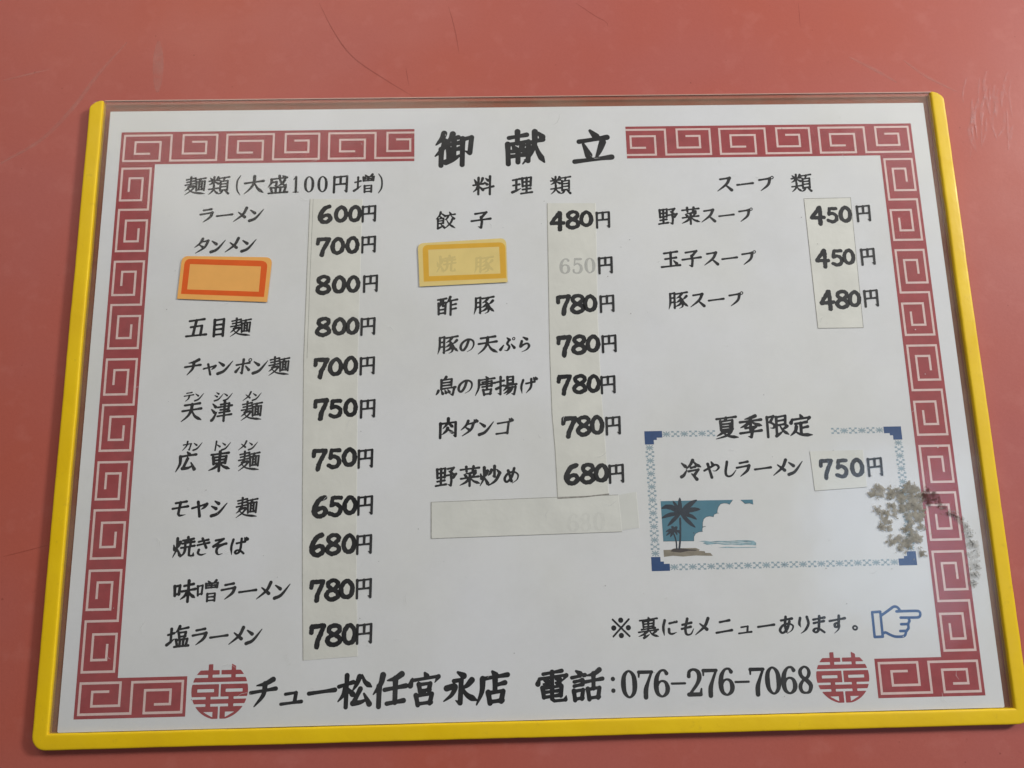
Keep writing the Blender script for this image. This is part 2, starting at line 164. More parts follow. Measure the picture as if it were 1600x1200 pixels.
GL = {
 '御': '@gyo 0 0 32 100;l 47 5 42 20 33 32;s 40 21 62 16;s 33 38 70 32;s 51 19 51 76;s 51 54 67 50;s 37 50 38 84;l 30 90 50 82 71 68;k 73 24 98 17 94 66 80 58;s 74 21 74 100',
 '献': 's 6 18 54 11;s 29 0 29 36;s 3 37 5 97;k 3 39 59 31 58 92 48 86;d 17 44 24 54;l 43 42 39 50 34 56;s 14 60 48 57;s 13 75 50 71;s 31 58 31 93;s 59 36 98 28;l 76 3 75 40 64 72 44 99;r 77 38 86 68 102 97;d 86 7 96 20',
 '立': 'd 42 1 58 20;s 12 33 88 24;d 24 42 38 76;l 76 38 67 64 57 86;s 0 93 100 85',
 '麺': '@mugi 0 0 54 100;r 16 66 42 86 100 97;s 50 16 100 9;l 75 13 71 22 66 27;s 55 28 57 77;s 55 29 97 25 95 77;s 69 28 69 72;s 83 27 83 72;s 69 43 83 42;s 69 57 83 56;s 57 74 95 71',
 '類': '@kome 0 0 49 52;@dai 0 50 51 99;@pou 50 2 100 99',
 '大': '@dai 2 0 98 100',
 '盛': 's 12 18 92 11;l 16 18 14 40 0 62;k 18 36 42 32 40 55 30 52;k 54 0 58 24 67 43 88 59 90 46;l 82 24 70 44 48 58;d 70 1 82 9;@sara 4 62 98 98',
 '円': 's 12 10 13 99;k 12 12 88 5 88 95 74 86;s 50 9 50 50;s 14 54 86 49',
 '増': '@tsuchi 0 10 36 95;@so 40 0 100 58;@hi 46 60 94 100',
 '料': '@kome 0 4 52 99;d 62 10 74 22;d 57 32 69 44;s 50 69 102 57;s 84 0 84 101',
 '理': 's 2 18 38 12;s 4 48 36 43;l 0 86 20 78 44 66;s 20 16 20 78;@ri 44 4 100 97',
 '五': 's 12 12 86 5;s 46 10 34 91;s 20 46 76 40 72 91;s 0 95 100 90',
 '目': '@me 18 3 82 99',
 '天': 's 14 14 88 7;s 4 44 96 35;l 50 11 46 46 30 74 2 99;r 50 42 68 74 100 95',
 '津': '@water 0 2 32 99;s 44 14 86 8 84 41;s 32 28 100 21;s 44 42 85 39;s 40 57 90 51;s 32 75 100 68;s 64 0 64 101',
 '広': 'd 50 0 60 12;s 16 22 94 15;l 18 22 18 60 0 99;s 54 34 34 84;l 32 84 60 82 84 70;d 72 56 90 90',
 '東': 's 8 14 92 8;s 18 28 22 62;s 18 29 82 24 78 60;s 20 44 80 41;s 21 60 78 57;s 50 0 50 99;l 48 62 30 80 0 94;r 52 60 72 78 102 91',
 '焼': '@hil 0 4 36 99;s 44 17 96 11;s 69 2 69 28;s 57 20 57 44;s 83 18 82 42;s 42 32 100 26;s 38 53 102 46;l 58 54 54 78 36 99;k 78 52 78 91 86 95 98 94 99 78',
 '味': '@kuchi 0 14 32 74;s 48 24 92 17;s 38 50 102 42;s 69 0 69 101;l 66 50 54 72 34 88;r 70 48 82 68 102 84',
 '噌': '@kuchi 0 14 30 74;@so 36 0 100 58;@hi 44 60 94 100',
 '塩': '@tsuchi 0 8 34 92;l 56 1 48 18 36 31;s 50 16 96 9;@kuchi 48 26 92 56;@sara 36 60 102 99',
 '餃': 'l 24 0 18 20 0 40;d 26 6 48 24;d 20 24 28 33;s 10 40 40 36 39 66;s 10 40 11 93;s 11 52 38 50;s 11 67 38 64;l 11 95 26 88 42 78;d 24 68 44 90;d 70 2 77 14;s 48 23 100 16;l 64 26 58 38 47 47;d 80 26 96 42;l 87 44 76 68 46 99;r 56 47 72 74 102 97',
 '子': 's 18 12 78 5 52 34;k 50 33 55 60 51 95 34 86;s 0 53 100 44',
 '酢': 's 2 14 46 8;s 6 34 8 95;s 6 35 43 30 41 93;l 18 13 18 40 13 54;s 29 12 29 50 38 50;s 9 71 39 68;s 8 91 40 88;l 66 1 58 20 46 36;s 58 24 102 17;s 69 22 69 101;s 69 47 96 42;s 69 71 96 66',
 '豚': '@tsuki 0 3 36 99;s 42 12 100 5;l 72 10 60 26 42 37;m 57 29 72 48 74 84 56 97;l 66 44 54 54 40 62;l 71 58 58 74 36 85;l 96 27 86 38 76 45;r 74 43 84 68 102 87',
 '鳥': 'l 50 0 44 8 36 14;s 26 16 26 66;s 26 17 78 12 76 46;s 28 32 74 29;s 28 47 76 44;s 26 64 98 57;k 92 58 84 99 68 90;l 12 72 8 82 0 94;d 28 74 34 89;d 45 72 51 85;d 60 70 67 82',
 '唐': 'd 52 0 60 10;s 16 18 96 11;l 18 18 16 60 0 99;s 34 30 82 25 81 53;s 24 42 100 36;s 34 55 82 50;s 58 18 58 70;@kuchi 34 66 86 101',
 '揚': 's 2 28 38 21;k 21 1 21 95 6 86;l 0 64 20 54 40 42;@hi 50 0 90 42;s 38 50 102 44;l 56 48 50 62 36 76;k 52 63 98 57 90 99 76 92;l 67 62 58 78 38 92;l 81 60 70 82 50 99',
 '肉': 's 12 24 12 99;k 12 26 88 20 88 95 76 86;l 51 0 48 24 24 52;r 50 18 60 32 76 46;l 49 50 42 64 22 82;r 50 54 62 66 78 78',
 '野': '@ri 0 4 50 95;s 57 10 88 5 72 26;d 64 22 80 36;s 51 44 100 37 86 56;k 74 42 77 70 74 97 58 88',
 '菜': 's 4 14 96 8;s 32 0 34 24;s 68 0 64 22;l 78 24 56 33 26 36;d 22 40 32 50;d 46 38 52 48;l 78 34 70 44 62 51;s 6 60 94 53;s 50 50 50 99;l 48 60 32 78 2 93;r 52 58 70 76 100 89',
 '炒': '@hil 0 4 40 99;k 71 1 71 55 60 50;l 56 20 50 36 40 47;d 83 20 97 37;l 94 44 76 76 42 99',
 '玉': 's 14 14 86 7;s 20 48 80 42;s 50 11 50 90;s 0 94 100 88;d 66 60 82 78',
 '夏': 's 6 8 94 2;l 50 5 46 14 38 19;s 24 20 26 62;s 24 21 78 16 76 60;s 26 34 76 32;s 26 47 76 45;s 26 61 78 57;l 40 62 28 76 6 88;l 38 71 72 66 50 88 2 101;r 32 73 60 91 102 99',
 '季': 'l 72 0 50 8 24 13;s 2 26 98 19;s 50 8 50 49;l 48 26 30 40 4 52;r 52 25 72 38 100 47;s 26 55 74 50 52 66;k 50 64 55 80 51 99 36 94;s 2 78 98 70',
 '限': 's 6 6 8 99;s 6 8 36 2 20 30;m 20 30 38 44 34 58 18 57;s 48 8 48 93;s 48 9 90 3 88 46;s 50 27 86 23;s 50 47 88 43;l 46 97 60 88 76 76;l 96 53 84 62 70 67;r 62 47 78 74 102 93',
 '定': 'd 50 0 56 12;d 14 18 7 36;k 12 22 92 15 80 33;s 26 42 78 36;s 51 40 51 88;s 52 63 82 58;l 30 56 24 76 2 96;r 20 74 50 93 100 98',
 '冷': 'd 6 12 24 29;l 4 82 16 74 32 48;l 62 0 50 22 28 44;r 62 1 78 22 102 37;s 52 39 74 34;s 40 56 90 49 68 78;d 56 70 80 99',
 '裏': 'd 50 0 53 8;s 8 14 94 8;s 24 20 26 48;s 24 21 78 16 76 46;s 26 33 76 31;s 26 47 76 45;s 50 18 50 66;s 16 59 84 54;s 2 71 98 64;l 46 69 30 81 2 92;s 31 80 33 97;l 28 100 42 93 56 84;l 88 70 76 79 66 83;r 54 66 70 86 100 98',
 '松': '@kil 0 1 46 100;l 64 8 56 30 44 50;r 72 4 82 26 102 42;s 68 46 48 88;l 46 89 70 87 92 78;d 80 62 97 94',
 '任': '@nin 0 1 38 100;l 88 4 68 16 44 21;s 36 49 102 41;s 69 16 69 90;s 44 92 96 86',
 '宮': 'd 50 0 56 10;d 12 16 6 36;k 10 21 94 13 82 32;@kuchi 28 30 74 60;l 48 57 44 62 42 65;@kuchi 18 62 82 101',
 '永': 'd 42 0 60 12;k 30 26 53 24 51 96 36 86;l 8 47 34 43 24 68 0 86;l 86 27 72 42 55 51;r 54 46 72 72 102 90',
 '店': 'd 48 0 58 12;s 16 21 96 13;l 18 21 16 60 0 99;s 57 24 57 62;s 57 43 88 37;@kuchi 30 58 90 101',
 '電': 's 20 9 82 2;d 8 22 3 40;k 8 24 98 17 84 36;s 50 4 50 48;d 24 30 36 35;d 22 42 34 47;d 62 28 76 32;d 62 40 74 45;s 18 54 23 85;s 18 56 82 51 79 83;s 22 69 78 66;s 24 85 78 81;k 50 50 50 92 58 99 94 98 97 84',
 '話': 'd 14 1 28 11;s 0 22 44 16;s 8 36 36 32;s 8 50 36 46;@kuchi 3 60 42 100;l 92 2 74 14 48 19;s 44 39 102 32;s 72 13 72 62;@kuchi 48 56 98 101',
 'ラ': 's 22 14 74 8;s 4 42 86 33;l 85 33 74 64 32 97',
 'ー': 's 0 58 100 46',
 'メ': 'l 80 4 60 50 4 96;d 28 32 76 68',
 'ン': 'd 8 18 40 40;l 12 93 52 76 98 16',
 'タ': 'l 48 2 34 32 2 60;s 38 24 88 17;l 87 17 70 62 14 100;d 32 44 64 64',
 'チ': 'l 84 4 54 18 20 23;s 0 48 100 39;l 54 18 52 60 22 100',
 'ヤ': 's 2 46 92 26;l 92 26 80 44 62 56;s 34 10 58 98',
 'ポ': 's 4 38 88 28;k 46 4 48 95 34 86;d 28 52 6 82;d 66 48 90 74;o 90 10 9 5',
 'テ': 's 22 12 78 6;s 0 42 100 32;l 56 38 50 72 20 100',
 'シ': 'd 18 6 44 22;d 2 36 32 52;l 10 95 52 80 98 22',
 'カ': 'k 4 36 88 26 76 94 60 84;l 44 2 40 44 2 96',
 'ト': 's 38 2 38 98;d 42 36 84 60',
 'モ': 's 16 14 84 8;s 2 47 98 38;k 46 12 44 82 54 92 92 88',
 'ス': 's 14 16 78 10;l 78 10 58 52 2 96;d 50 54 96 94',
 'プ': 's 6 24 78 17;l 78 17 68 60 22 98;o 92 12 9 5',
 'ダ': 'l 44 6 32 34 2 62;s 36 27 82 21;l 81 21 66 64 14 100;d 30 46 60 65;@dak 82 0 104 16',
 'ゴ': 's 8 24 80 17 78 90;s 6 90 80 85;@dak 82 -4 104 14',
 'ニ': 's 18 24 80 17;s 0 86 100 77',
 'ュ': 's 20 40 70 35 66 86;s 2 92 98 86',
 'き': 's 18 18 78 9;s 14 38 86 27;s 40 0 72 56;m 28 66 26 86 46 97 78 91',
 'そ': 's 24 12 74 5 16 47;s 14 47 94 35;m 88 35 46 54 40 78 54 97 80 93',
 'ば': 'm 14 8 8 50 17 98;s 38 32 90 25;c 66 6 68 60 63 84 46 94 37 83 50 73 72 80 92 95;@dak 84 0 104 16',
 'の': 'm 56 20 46 60 26 86 8 68 16 36 50 14 84 24 94 52 82 80 54 97',
 'ぷ': 'd 42 6 60 20;m 54 28 48 46 64 66 52 90 32 86;d 24 54 6 82;d 76 50 98 74;o 88 14 8 5',
 'ら': 'd 34 2 60 16;m 28 28 22 64 40 52 66 45 80 62 66 85 34 99',
 'げ': 'm 14 12 6 54 15 98;s 36 36 92 27;m 68 8 70 60 42 98;@dak 82 -2 104 14',
 'め': 's 24 18 52 84;m 62 6 50 60 22 88 6 66 24 36 60 28 90 46 88 76 58 98',
 'や': 'm 2 54 40 36 76 22 96 40 78 60 56 58;d 44 2 56 20;s 22 14 54 100',
 'し': 'm 30 4 25 70 40 94 68 90 94 58',
 'に': 'm 12 8 6 50 16 98;s 44 28 90 21;m 44 62 48 84 66 92 96 84',
 'も': 'm 42 2 34 60 44 94 72 94 88 64;s 12 36 70 27;s 10 60 68 51',
 'あ': 's 12 20 84 13;c 42 0 40 50 50 88;m 68 30 54 74 26 95 8 76 26 50 60 42 92 56 86 82 56 100',
 'り': 'm 24 8 20 40 30 62;m 68 4 80 44 62 80 32 100',
 'ま': 's 14 18 88 10;s 18 39 84 31;c 53 0 53 60 50 84 34 95 18 83 32 72 58 77 90 98',
 'す': 's 0 27 100 17;m 60 0 60 40 54 64 38 64 35 48 52 42 64 58 58 82 34 102',
 '。': 'o 30 82 14 7',
 '※': 'w 10 10 6 90 90 6;w 90 10 6 10 90 6;o 50 14 8 16;o 50 86 8 16;o 14 50 8 16;o 86 50 8 16',
 '(': 'w 76 0 5 48 28 9 48 72 9 76 100 5', ')': 'w 24 0 5 52 28 9 52 72 9 24 100 5',
 ':': 'o 50 30 8 16;o 50 72 8 16',
 '-': 'w 6 52 9 94 52 9',
}
SER = {  # printed serif figures
 '1': 'w 52 6 12 52 94 12;w 34 20 5 50 8 8;w 32 95 5 72 95 5',
 '0': 'w 50 5 6 28 20 11 22 50 14 28 80 11 50 95 6 72 80 11 78 50 14 72 20 11 50 5 6',
 '7': 'w 18 10 10 82 10 9;w 18 9 7 17 26 5;w 81 11 7 62 44 9 50 70 13 48 96 13',
 '6': 'w 76 16 11 66 6 7 46 8 7 28 28 12 22 58 14 28 84 11 50 95 6 72 84 11 78 66 13 70 48 9 52 42 6 36 48 7 27 60 8',
 '2': 'w 24 28 11 28 12 9 48 5 7 70 13 11 76 32 13 64 54 10 36 80 8 22 92 8;w 20 91 11 78 91 11;w 79 90 9 83 72 5',
 '8': 'w 50 5 6 32 14 9 28 27 11 36 40 10 60 54 12 76 70 12 68 90 9 50 95 6 30 90 9 24 72 11 38 54 8 62 42 9 72 27 10 67 12 8 50 5 6',
 '5': 'w 76 8 11 34 8 10;w 34 8 6 28 46 6;w 28 46 6 50 36 8 72 48 11 78 68 14 66 90 10 42 95 7 24 88 9 22 76 10',
}
MARK = {  # bold hand written felt pen figures
 '0': 'w 50 12 19 24 26 20 13 54 21 24 80 20 50 90 19 77 80 21 87 52 21 76 26 20 50 12 19',
 '6': 'w 72 10 19 40 20 20 17 48 21 14 72 21 34 89 19 62 89 19 84 74 20 72 57 18 48 56 17 26 66 16',
 '7': 'w 12 36 17 14 14 18;w 14 13 18 84 11 18;w 84 12 18 66 44 18 52 68 19 47 92 20',
 '8': 'w 50 10 17 22 18 18 20 34 18 46 48 17 78 60 19 86 78 19 62 90 18 34 90 18 13 76 19 24 58 18 56 47 17 80 32 18 76 16 18 50 10 17',
 '5': 'w 84 14 18 30 14 17;w 30 14 17 24 46 17;w 24 48 17 54 42 17 84 58 19 80 82 19 50 91 18 16 82 18',
 '4': 'w 60 8 18 10 60 17;w 10 62 17 92 60 17;w 64 8 17 67 40 18 68 92 20',
}

def expand(code, box=(0, 0, 100, 100)):
    x0, y0, x1, y1 = box
    res = []
    for part in code.split(';'):
        t = part.split()
        if t[0][0] == '@':
            b = [float(v) for v in t[1:5]]
            bx = (x0 + b[0] / 100 * (x1 - x0), y0 + b[1] / 100 * (y1 - y0), x0 + b[2] / 100 * (x1 - x0), y0 + b[3] / 100 * (y1 - y0))
            res += expand(COMP[t[0][1:]], bx)
        else:
            v = np.array([float(a) for a in t[1:]])
            if t[0] == 'o':
                res.append(('o', np.array([[x0 + v[0] / 100 * (x1 - x0), y0 + v[1] / 100 * (y1 - y0)]]), v[2:]))
            elif t[0] == 'w':
                v = v.reshape(-1, 3)
                res.append(('w', np.stack([x0 + v[:, 0] / 100 * (x1 - x0), y0 + v[:, 1] / 100 * (y1 - y0)], 1), v[:, 2]))
            else:
                v = v.reshape(-1, 2)
                res.append((t[0], np.stack([x0 + v[:, 0] / 100 * (x1 - x0), y0 + v[:, 1] / 100 * (y1 - y0)], 1), None))
    return res

def dense(p, smooth, n=None):
    p = np.asarray(p, float)
    if smooth and len(p) > 2:
        closed = np.allclose(p[0], p[-1])
        q = np.vstack([p[-2], p, p[1]]) if closed else np.vstack([2 * p[0] - p[1], p, 2 * p[-1] - p[-2]])
        out = []
        for i in range(1, len(q) - 2):
            for t in np.linspace(0, 1, 12, endpoint=False):
                a, b, c, d = q[i - 1], q[i], q[i + 1], q[i + 2]
                out.append(0.5 * (2 * b + (c - a) * t + (2 * a - 5 * b + 4 * c - d) * t * t + (3 * b - a - 3 * c + d) * t ** 3))
        out.append(p[-1])
        p = np.array(out)
    seg = np.linalg.norm(np.diff(p[:, :2], axis=0), axis=1)
    L = np.concatenate([[0], np.cumsum(seg)])
    m = max(3, int(L[-1] / 1.6) + 1)
    s = np.linspace(0, L[-1], m)
    return np.stack([np.interp(s, L, p[:, k]) for k in range(p.shape[1])], 1), s / max(L[-1], 1e-6)

def glyph_balls(code, W):
    """All strokes of a character as discs (x, y, radius) in its 0..100 box."""
    balls = []
    for kind, pts, ex in expand(code):
        if kind == 'o':
            r, w = ex[0], ex[1]
            if w > r:
                balls.append(np.array([[pts[0, 0], pts[0, 1], r]]))
            else:
                a = np.linspace(0, 2 * math.pi, 40)
                balls.append(np.stack([pts[0, 0] + r * np.cos(a), pts[0, 1] + r * np.sin(a), np.full(40, w / 2 + 1)], 1))
            continue
        if kind == 'w':
            d, t = dense(np.column_stack([pts, ex]), True)
            balls.append(np.stack([d[:, 0], d[:, 1], d[:, 2] / 2], 1))
            continue
        d, t = dense(pts, kind in 'cmlr')
        g = np.gradient(d, axis=0)
        ang = np.abs(g[:, 0]) / np.maximum(np.hypot(g[:, 0], g[:, 1]), 1e-6)
        w = W * (1.0 - 0.26 * ang ** 3)
        ln = np.sum(np.hypot(*np.diff(d, axis=0).T))
        e = max(0.04, min(0.3, W * 1.1 / max(ln, 1)))
        if kind in 'sk':
            w = w * (1 + 0.16 * np.exp(-(t / e) ** 2) + (0.34 * np.exp(-((1 - t) / e) ** 2) * ang if kind == 's' else 0))
        if kind == 'k':
            L = np.concatenate([[0], np.cumsum(np.linalg.norm(np.diff(pts, axis=0), axis=1))]); L /= L[-1]
            w = w * np.where(t > L[-2], 1.15 - 0.95 * (t - L[-2]) / (1 - L[-2] + 1e-6), 1)
        if kind == 'm':
            w = w * np.where(t > 0.62, 1.05 - 0.8 * (t - 0.62) / 0.38, 1.05 - 0.1 * t)
        if kind == 'l':
            w = W * (1.22 - 0.30 * t - 0.62 * t ** 2.4)
        if kind == 'r':
            w = W * np.where(t < 0.75, 0.5 + 0.95 * t, 1.21 - 3.3 * (t - 0.75))
        if kind == 'd':
            w = W * (0.55 + 0.75 * t)
        balls.append(np.stack([d[:, 0], d[:, 1], np.maximum(w, 0.16 * W) / 2], 1))
    return np.vstack(balls)

class Sheet:
    """Collects flat polygons at small heights and links them as ONE mesh object."""
    def __init__(s):
        s.v, s.f, s.m = [], [], []
    def poly(s, pts, z, mat=0):
        b = len(s.v)
        s.v += [(p[0] * MM, p[1] * MM, z * MM) for p in pts]
        s.f.append(tuple(range(b, b + len(pts)))); s.m.append(mat)
    def slab(s, pts, z0, z1, mat=0, side=None):
        """a sheet with real thickness: top, bottom and rim"""
        if sum(pts[i - 1][0] * pts[i][1] - pts[i][0] * pts[i - 1][1] for i in range(len(pts))) < 0: pts = pts[::-1]
        n = len(pts)
        b = len(s.v)
        s.v += [(p[0] * MM, p[1] * MM, z1 * MM) for p in pts] + [(p[0] * MM, p[1] * MM, z0 * MM) for p in pts]
        s.f.append(tuple(range(b, b + n))); s.m.append(mat)
        s.f.append(tuple(range(b + 2 * n - 1, b + n - 1, -1))); s.m.append(mat)
        for i in range(n):
            j = (i + 1) % n
            s.f.append((b + i, b + n + i, b + n + j, b + j)); s.m.append(mat if side is None else side)
    def line(s, pts, w, z, mat=0, closed=False):
        """mitred ribbon along a polyline"""
        p = np.array(pts, float); n = len(p); off = []
        for i in range(n):
            a = p[i] - p[i - 1] if (i > 0 or closed) else p[1] - p[0]
            c = p[(i + 1) % n] - p[i] if (i < n - 1 or closed) else a
            a = a / (np.linalg.norm(a) + 1e-9); c = c / (np.linalg.norm(c) + 1e-9)
            na, nc = np.array([-a[1], a[0]]), np.array([-c[1], c[0]])
            mm_ = na + nc; k = mm_ @ mm_
            off.append(mm_ * (2 / max(k, 0.5)) * w / 2 if k > 0.2 else na * w / 2)
        off = np.array(off); L, R = p + off, p - off
        b = len(s.v)
        for q in (L, R): s.v += [(x * MM, y * MM, z * MM) for x, y in q]
        for i in range(n if closed else n - 1):
            j = (i + 1) % n
            s.f.append((b + n + i, b + n + j, b + j, b + i)); s.m.append(mat)
    def field(s, F, xs, ys, z, mat=0):
        """marching squares: fills the region where F < 0 (F[iy, ix], ys descending or ascending)"""
        ids = {}
        flip = ys[1] < ys[0]
        def vert(key, x, y):
            if key not in ids:
                ids[key] = len(s.v); s.v.append((x * MM, y * MM, z * MM))
            return ids[key]
        ins = F < 0
        anyc = ins[:-1, :-1] | ins[1:, :-1] | ins[:-1, 1:] | ins[1:, 1:]
        for iy, ix in zip(*np.nonzero(anyc)):
            c = [(iy, ix), (iy, ix + 1), (iy + 1, ix + 1), (iy + 1, ix)]
            out = []
            for k in range(4):
                a, b2 = c[k], c[(k + 1) % 4]
                if ins[a]: out.append(vert(a, xs[a[1]], ys[a[0]]))
                if ins[a] != ins[b2]:
                    key = (a, b2) if a < b2 else (b2, a)
                    t = F[key[0]] / (F[key[0]] - F[key[1]])
                    t = min(max(t, 0.02), 0.98)
                    x = xs[key[0][1]] * (1 - t) + xs[key[1][1]] * t
                    y = ys[key[0][0]] * (1 - t) + ys[key[1][0]] * t
                    out.append(vert(key, x, y))
            if len(out) > 2:
                s.f.append(tuple(out[::-1] if flip else out)); s.m.append(mat)
    def balls(s, B, z, step, mat=0, rough=0.0, seed=0.0):
        """region covered by discs B (x, y, r in mm)"""
        B = np.asarray(B, float)
        pad = B[:, 2].max() + 2 * step + rough * 2
        xs = np.arange(B[:, 0].min() - pad, B[:, 0].max() + pad + step, step)
        ys = np.arange(B[:, 1].min() - pad, B[:, 1].max() + pad + step, step)
        X, Y = np.meshgrid(xs, ys)
        F = np.full(X.shape, 1e9)
        for x, y, r in B:
            i0, i1 = np.searchsorted(xs, [x - r - 2.5 * step - rough * 2, x + r + 2.5 * step + rough * 2])
            j0, j1 = np.searchsorted(ys, [y - r - 2.5 * step - rough * 2, y + r + 2.5 * step + rough * 2])
            sub = F[j0:j1, i0:i1]
            np.minimum(sub, np.hypot(X[j0:j1, i0:i1] - x, Y[j0:j1, i0:i1] - y) - r, out=sub)
        F = np.minimum(F, 5 * step)
        if rough:
            N = np.array([[noise.noise((x * 1.1 + seed, y * 1.1, seed)) + 0.5 * noise.noise((x * 2.7, y * 2.7 + seed, seed)) for x in xs] for y in ys])
            F = F + N * rough
        s.field(F, xs, ys, z, mat)
    def char(s, table, ch, cx, cy, w, h, W, z, step=0.14, mat=0, rough=0.0, slant=0.0, rot=0.0, seed=0.0, grow=1.0, rise=0.0):
        B = glyph_balls(table[ch], W); B[:, 2] *= grow
        u, v = (B[:, 0] - 50) / 100, (50 - B[:, 1]) / 100
        x, y = u * w + slant * v * h, v * h + rise * u * w
        c, sn = math.cos(rot), math.sin(rot)
        s.balls(np.stack([cx + c * x - sn * y, cy + sn * x + c * y, B[:, 2] / 100 * math.sqrt(w * h)], 1), z, step, mat, rough, seed)
    def build(s, name, mats, parent=None, smooth=False):
        me = bpy.data.meshes.new(name)
        me.from_pydata(s.v, [], s.f)
        for m_ in (mats if isinstance(mats, (list, tuple)) else [mats]): me.materials.append(m_)
        me.polygons.foreach_set('material_index', s.m)
        if smooth: me.polygons.foreach_set('use_smooth', [True] * len(me.polygons))
        me.update()
        o = bpy.data.objects.new(name, me)
        scene.collection.objects.link(o)
        if parent: o.parent = parent
        return o
# ------------------------------------------------------------------ materials
def new_mat(name):
    m = bpy.data.materials.new(name); m.use_nodes = True
    nt = m.node_tree; nt.nodes.clear()
    return m, nt
def N(nt, kind, **kw):
    n = nt.nodes.new(kind)
    for k, v in kw.items():
        if k in n.inputs: n.inputs[k].default_value = v
        else: setattr(n, k, v)
    return n
def mixc(nt, fac, a, b):
    n = nt.nodes.new('ShaderNodeMix'); n.data_type = 'RGBA'
    for sock, val in ((n.inputs[0], fac), (n.inputs[6], a), (n.inputs[7], b)):
        if hasattr(val, 'links'): nt.links.new(val, sock)
        else: sock.default_value = val
    return n.outputs[2]
def ramp(nt, src, lo, hi, a=0.0, b=1.0):
    n = nt.nodes.new('ShaderNodeMapRange'); n.inputs[1].default_value = lo; n.inputs[2].default_value = hi
    n.inputs[3].default_value = a; n.inputs[4].default_value = b
    nt.links.new(src, n.inputs[0]); return n.outputs[0]
def coords(nt): return nt.nodes.new('ShaderNodeTexCoord').outputs['Object']
def noise_n(nt, co, scale, detail=3.0, rough=0.55):
    n = N(nt, 'ShaderNodeTexNoise', Scale=scale, Detail=detail, Roughness=rough)
    nt.links.new(co, n.inputs['Vector']); return n.outputs['Fac']
def out(nt, sh): 
    o = nt.nodes.new('ShaderNodeOutputMaterial'); nt.links.new(sh, o.inputs['Surface'])
def rgb(h, k=1.0):
    return tuple(k * ((c / 12.92) if c <= 0.04045 else ((c + 0.055) / 1.055) ** 2.4) for c in (int(h[i:i + 2], 16) / 255 for i in (0, 2, 4))) + (1,)
def simple(name, col, rough=0.6, var=0.06, scale=300, spec=0.3, bump=0.0, bscale=2000):
    m, nt = new_mat(name)
    p = N(nt, 'ShaderNodeBsdfPrincipled', Roughness=rough)
    p.inputs['Specular IOR Level'].default_value = spec
    co = coords(nt)
    c = mixc(nt, ramp(nt, noise_n(nt, co, scale), 0.3, 0.7), tuple(v * (1 - var) for v in col[:3]) + (1,), tuple(min(1, v * (1 + var)) for v in col[:3]) + (1,))
    nt.links.new(c, p.inputs['Base Color'])
    if bump:
        b = N(nt, 'ShaderNodeBump', Strength=bump, Distance=0.0002); nt.links.new(noise_n(nt, co, bscale, 2), b.inputs['Height']); nt.links.new(b.outputs[0], p.inputs['Normal'])
    out(nt, p.outputs[0]); return m
def veil(name, col, alpha, rough=0.6, mottled=None, var=0.1):
    """thin see-through layer: part matt colour, part clear"""
    m, nt = new_mat(name)
    d = N(nt, 'ShaderNodeBsdfPrincipled', Roughness=rough); d.inputs['Specular IOR Level'].default_value = 0.2
    t = N(nt, 'ShaderNodeBsdfTransparent'); mx = N(nt, 'ShaderNodeMixShader')
    co = coords(nt)
    c = mixc(nt, ramp(nt, noise_n(nt, co, 900, 4), 0.3, 0.7), tuple(v * (1 - var) for v in col[:3]) + (1,), tuple(min(1, v * (1 + var)) for v in col[:3]) + (1,))
    nt.links.new(c, d.inputs['Base Color'])
    if mottled:
        nt.links.new(ramp(nt, noise_n(nt, co, mottled[0], 6, 0.7), mottled[1], mottled[2], mottled[3], alpha), mx.inputs[0])
    else: mx.inputs[0].default_value = alpha
    nt.links.new(t.outputs[0], mx.inputs[1]); nt.links.new(d.outputs[0], mx.inputs[2])
    out(nt, mx.outputs[0]); return m

# red laminate of the table: faint cloudiness of the print, fine grain, worn gloss
m_table, nt = new_mat('red_laminate')
p = N(nt, 'ShaderNodeBsdfPrincipled'); p.inputs['Specular IOR Level'].default_value = 0.15
co = coords(nt)
c = mixc(nt, ramp(nt, noise_n(nt, co, 9, 3), 0.3, 0.7), (0.448, 0.104, 0.067, 1), (0.432, 0.128, 0.110, 1))
c = mixc(nt, ramp(nt, noise_n(nt, co, 1500, 2), 0.25, 0.75, 0.0, 0.16), c, (0.30, 0.07, 0.055, 1))
c = mixc(nt, ramp(nt, noise_n(nt, co, 120, 5), 0.55, 0.85, 0.0, 0.20), c, (0.62, 0.26, 0.22, 1))
c = mixc(nt, ramp(nt, noise_n(nt, co, 420, 4, 0.7), 0.66, 0.78, 0.0, 0.35), c, (0.24, 0.05, 0.04, 1))
nt.links.new(c, p.inputs['Base Color'])
nt.links.new(ramp(nt, noise_n(nt, co, 30, 5), 0.3, 0.7, 0.30, 0.52), p.inputs['Roughness'])
b = N(nt, 'ShaderNodeBump', Strength=0.25, Distance=0.0001); nt.links.new(noise_n(nt, co, 900, 3), b.inputs['Height']); nt.links.new(b.outputs[0], p.inputs['Normal'])
out(nt, p.outputs[0])

# printed paper, a little yellowed in soft patches, with fine fibre and specks
m_paper, nt = new_mat('white_paper')
p = N(nt, 'ShaderNodeBsdfPrincipled', Roughness=0.75); p.inputs['Specular IOR Level'].default_value = 0.15
co = coords(nt)
c = mixc(nt, ramp(nt, noise_n(nt, co, 16, 3), 0.35, 0.7), (0.706, 0.714, 0.735, 1), (0.690, 0.694, 0.680, 1))
c = mixc(nt, ramp(nt, noise_n(nt, co, 700, 3), 0.3, 0.75, 0.0, 0.10), c, (0.60, 0.60, 0.58, 1))
c = mixc(nt, ramp(nt, noise_n(nt, co, 160, 2), 0.77, 0.83, 0.0, 0.16), c, (0.42, 0.42, 0.42, 1))
nt.links.new(c, p.inputs['Base Color'])
out(nt, p.outputs[0])

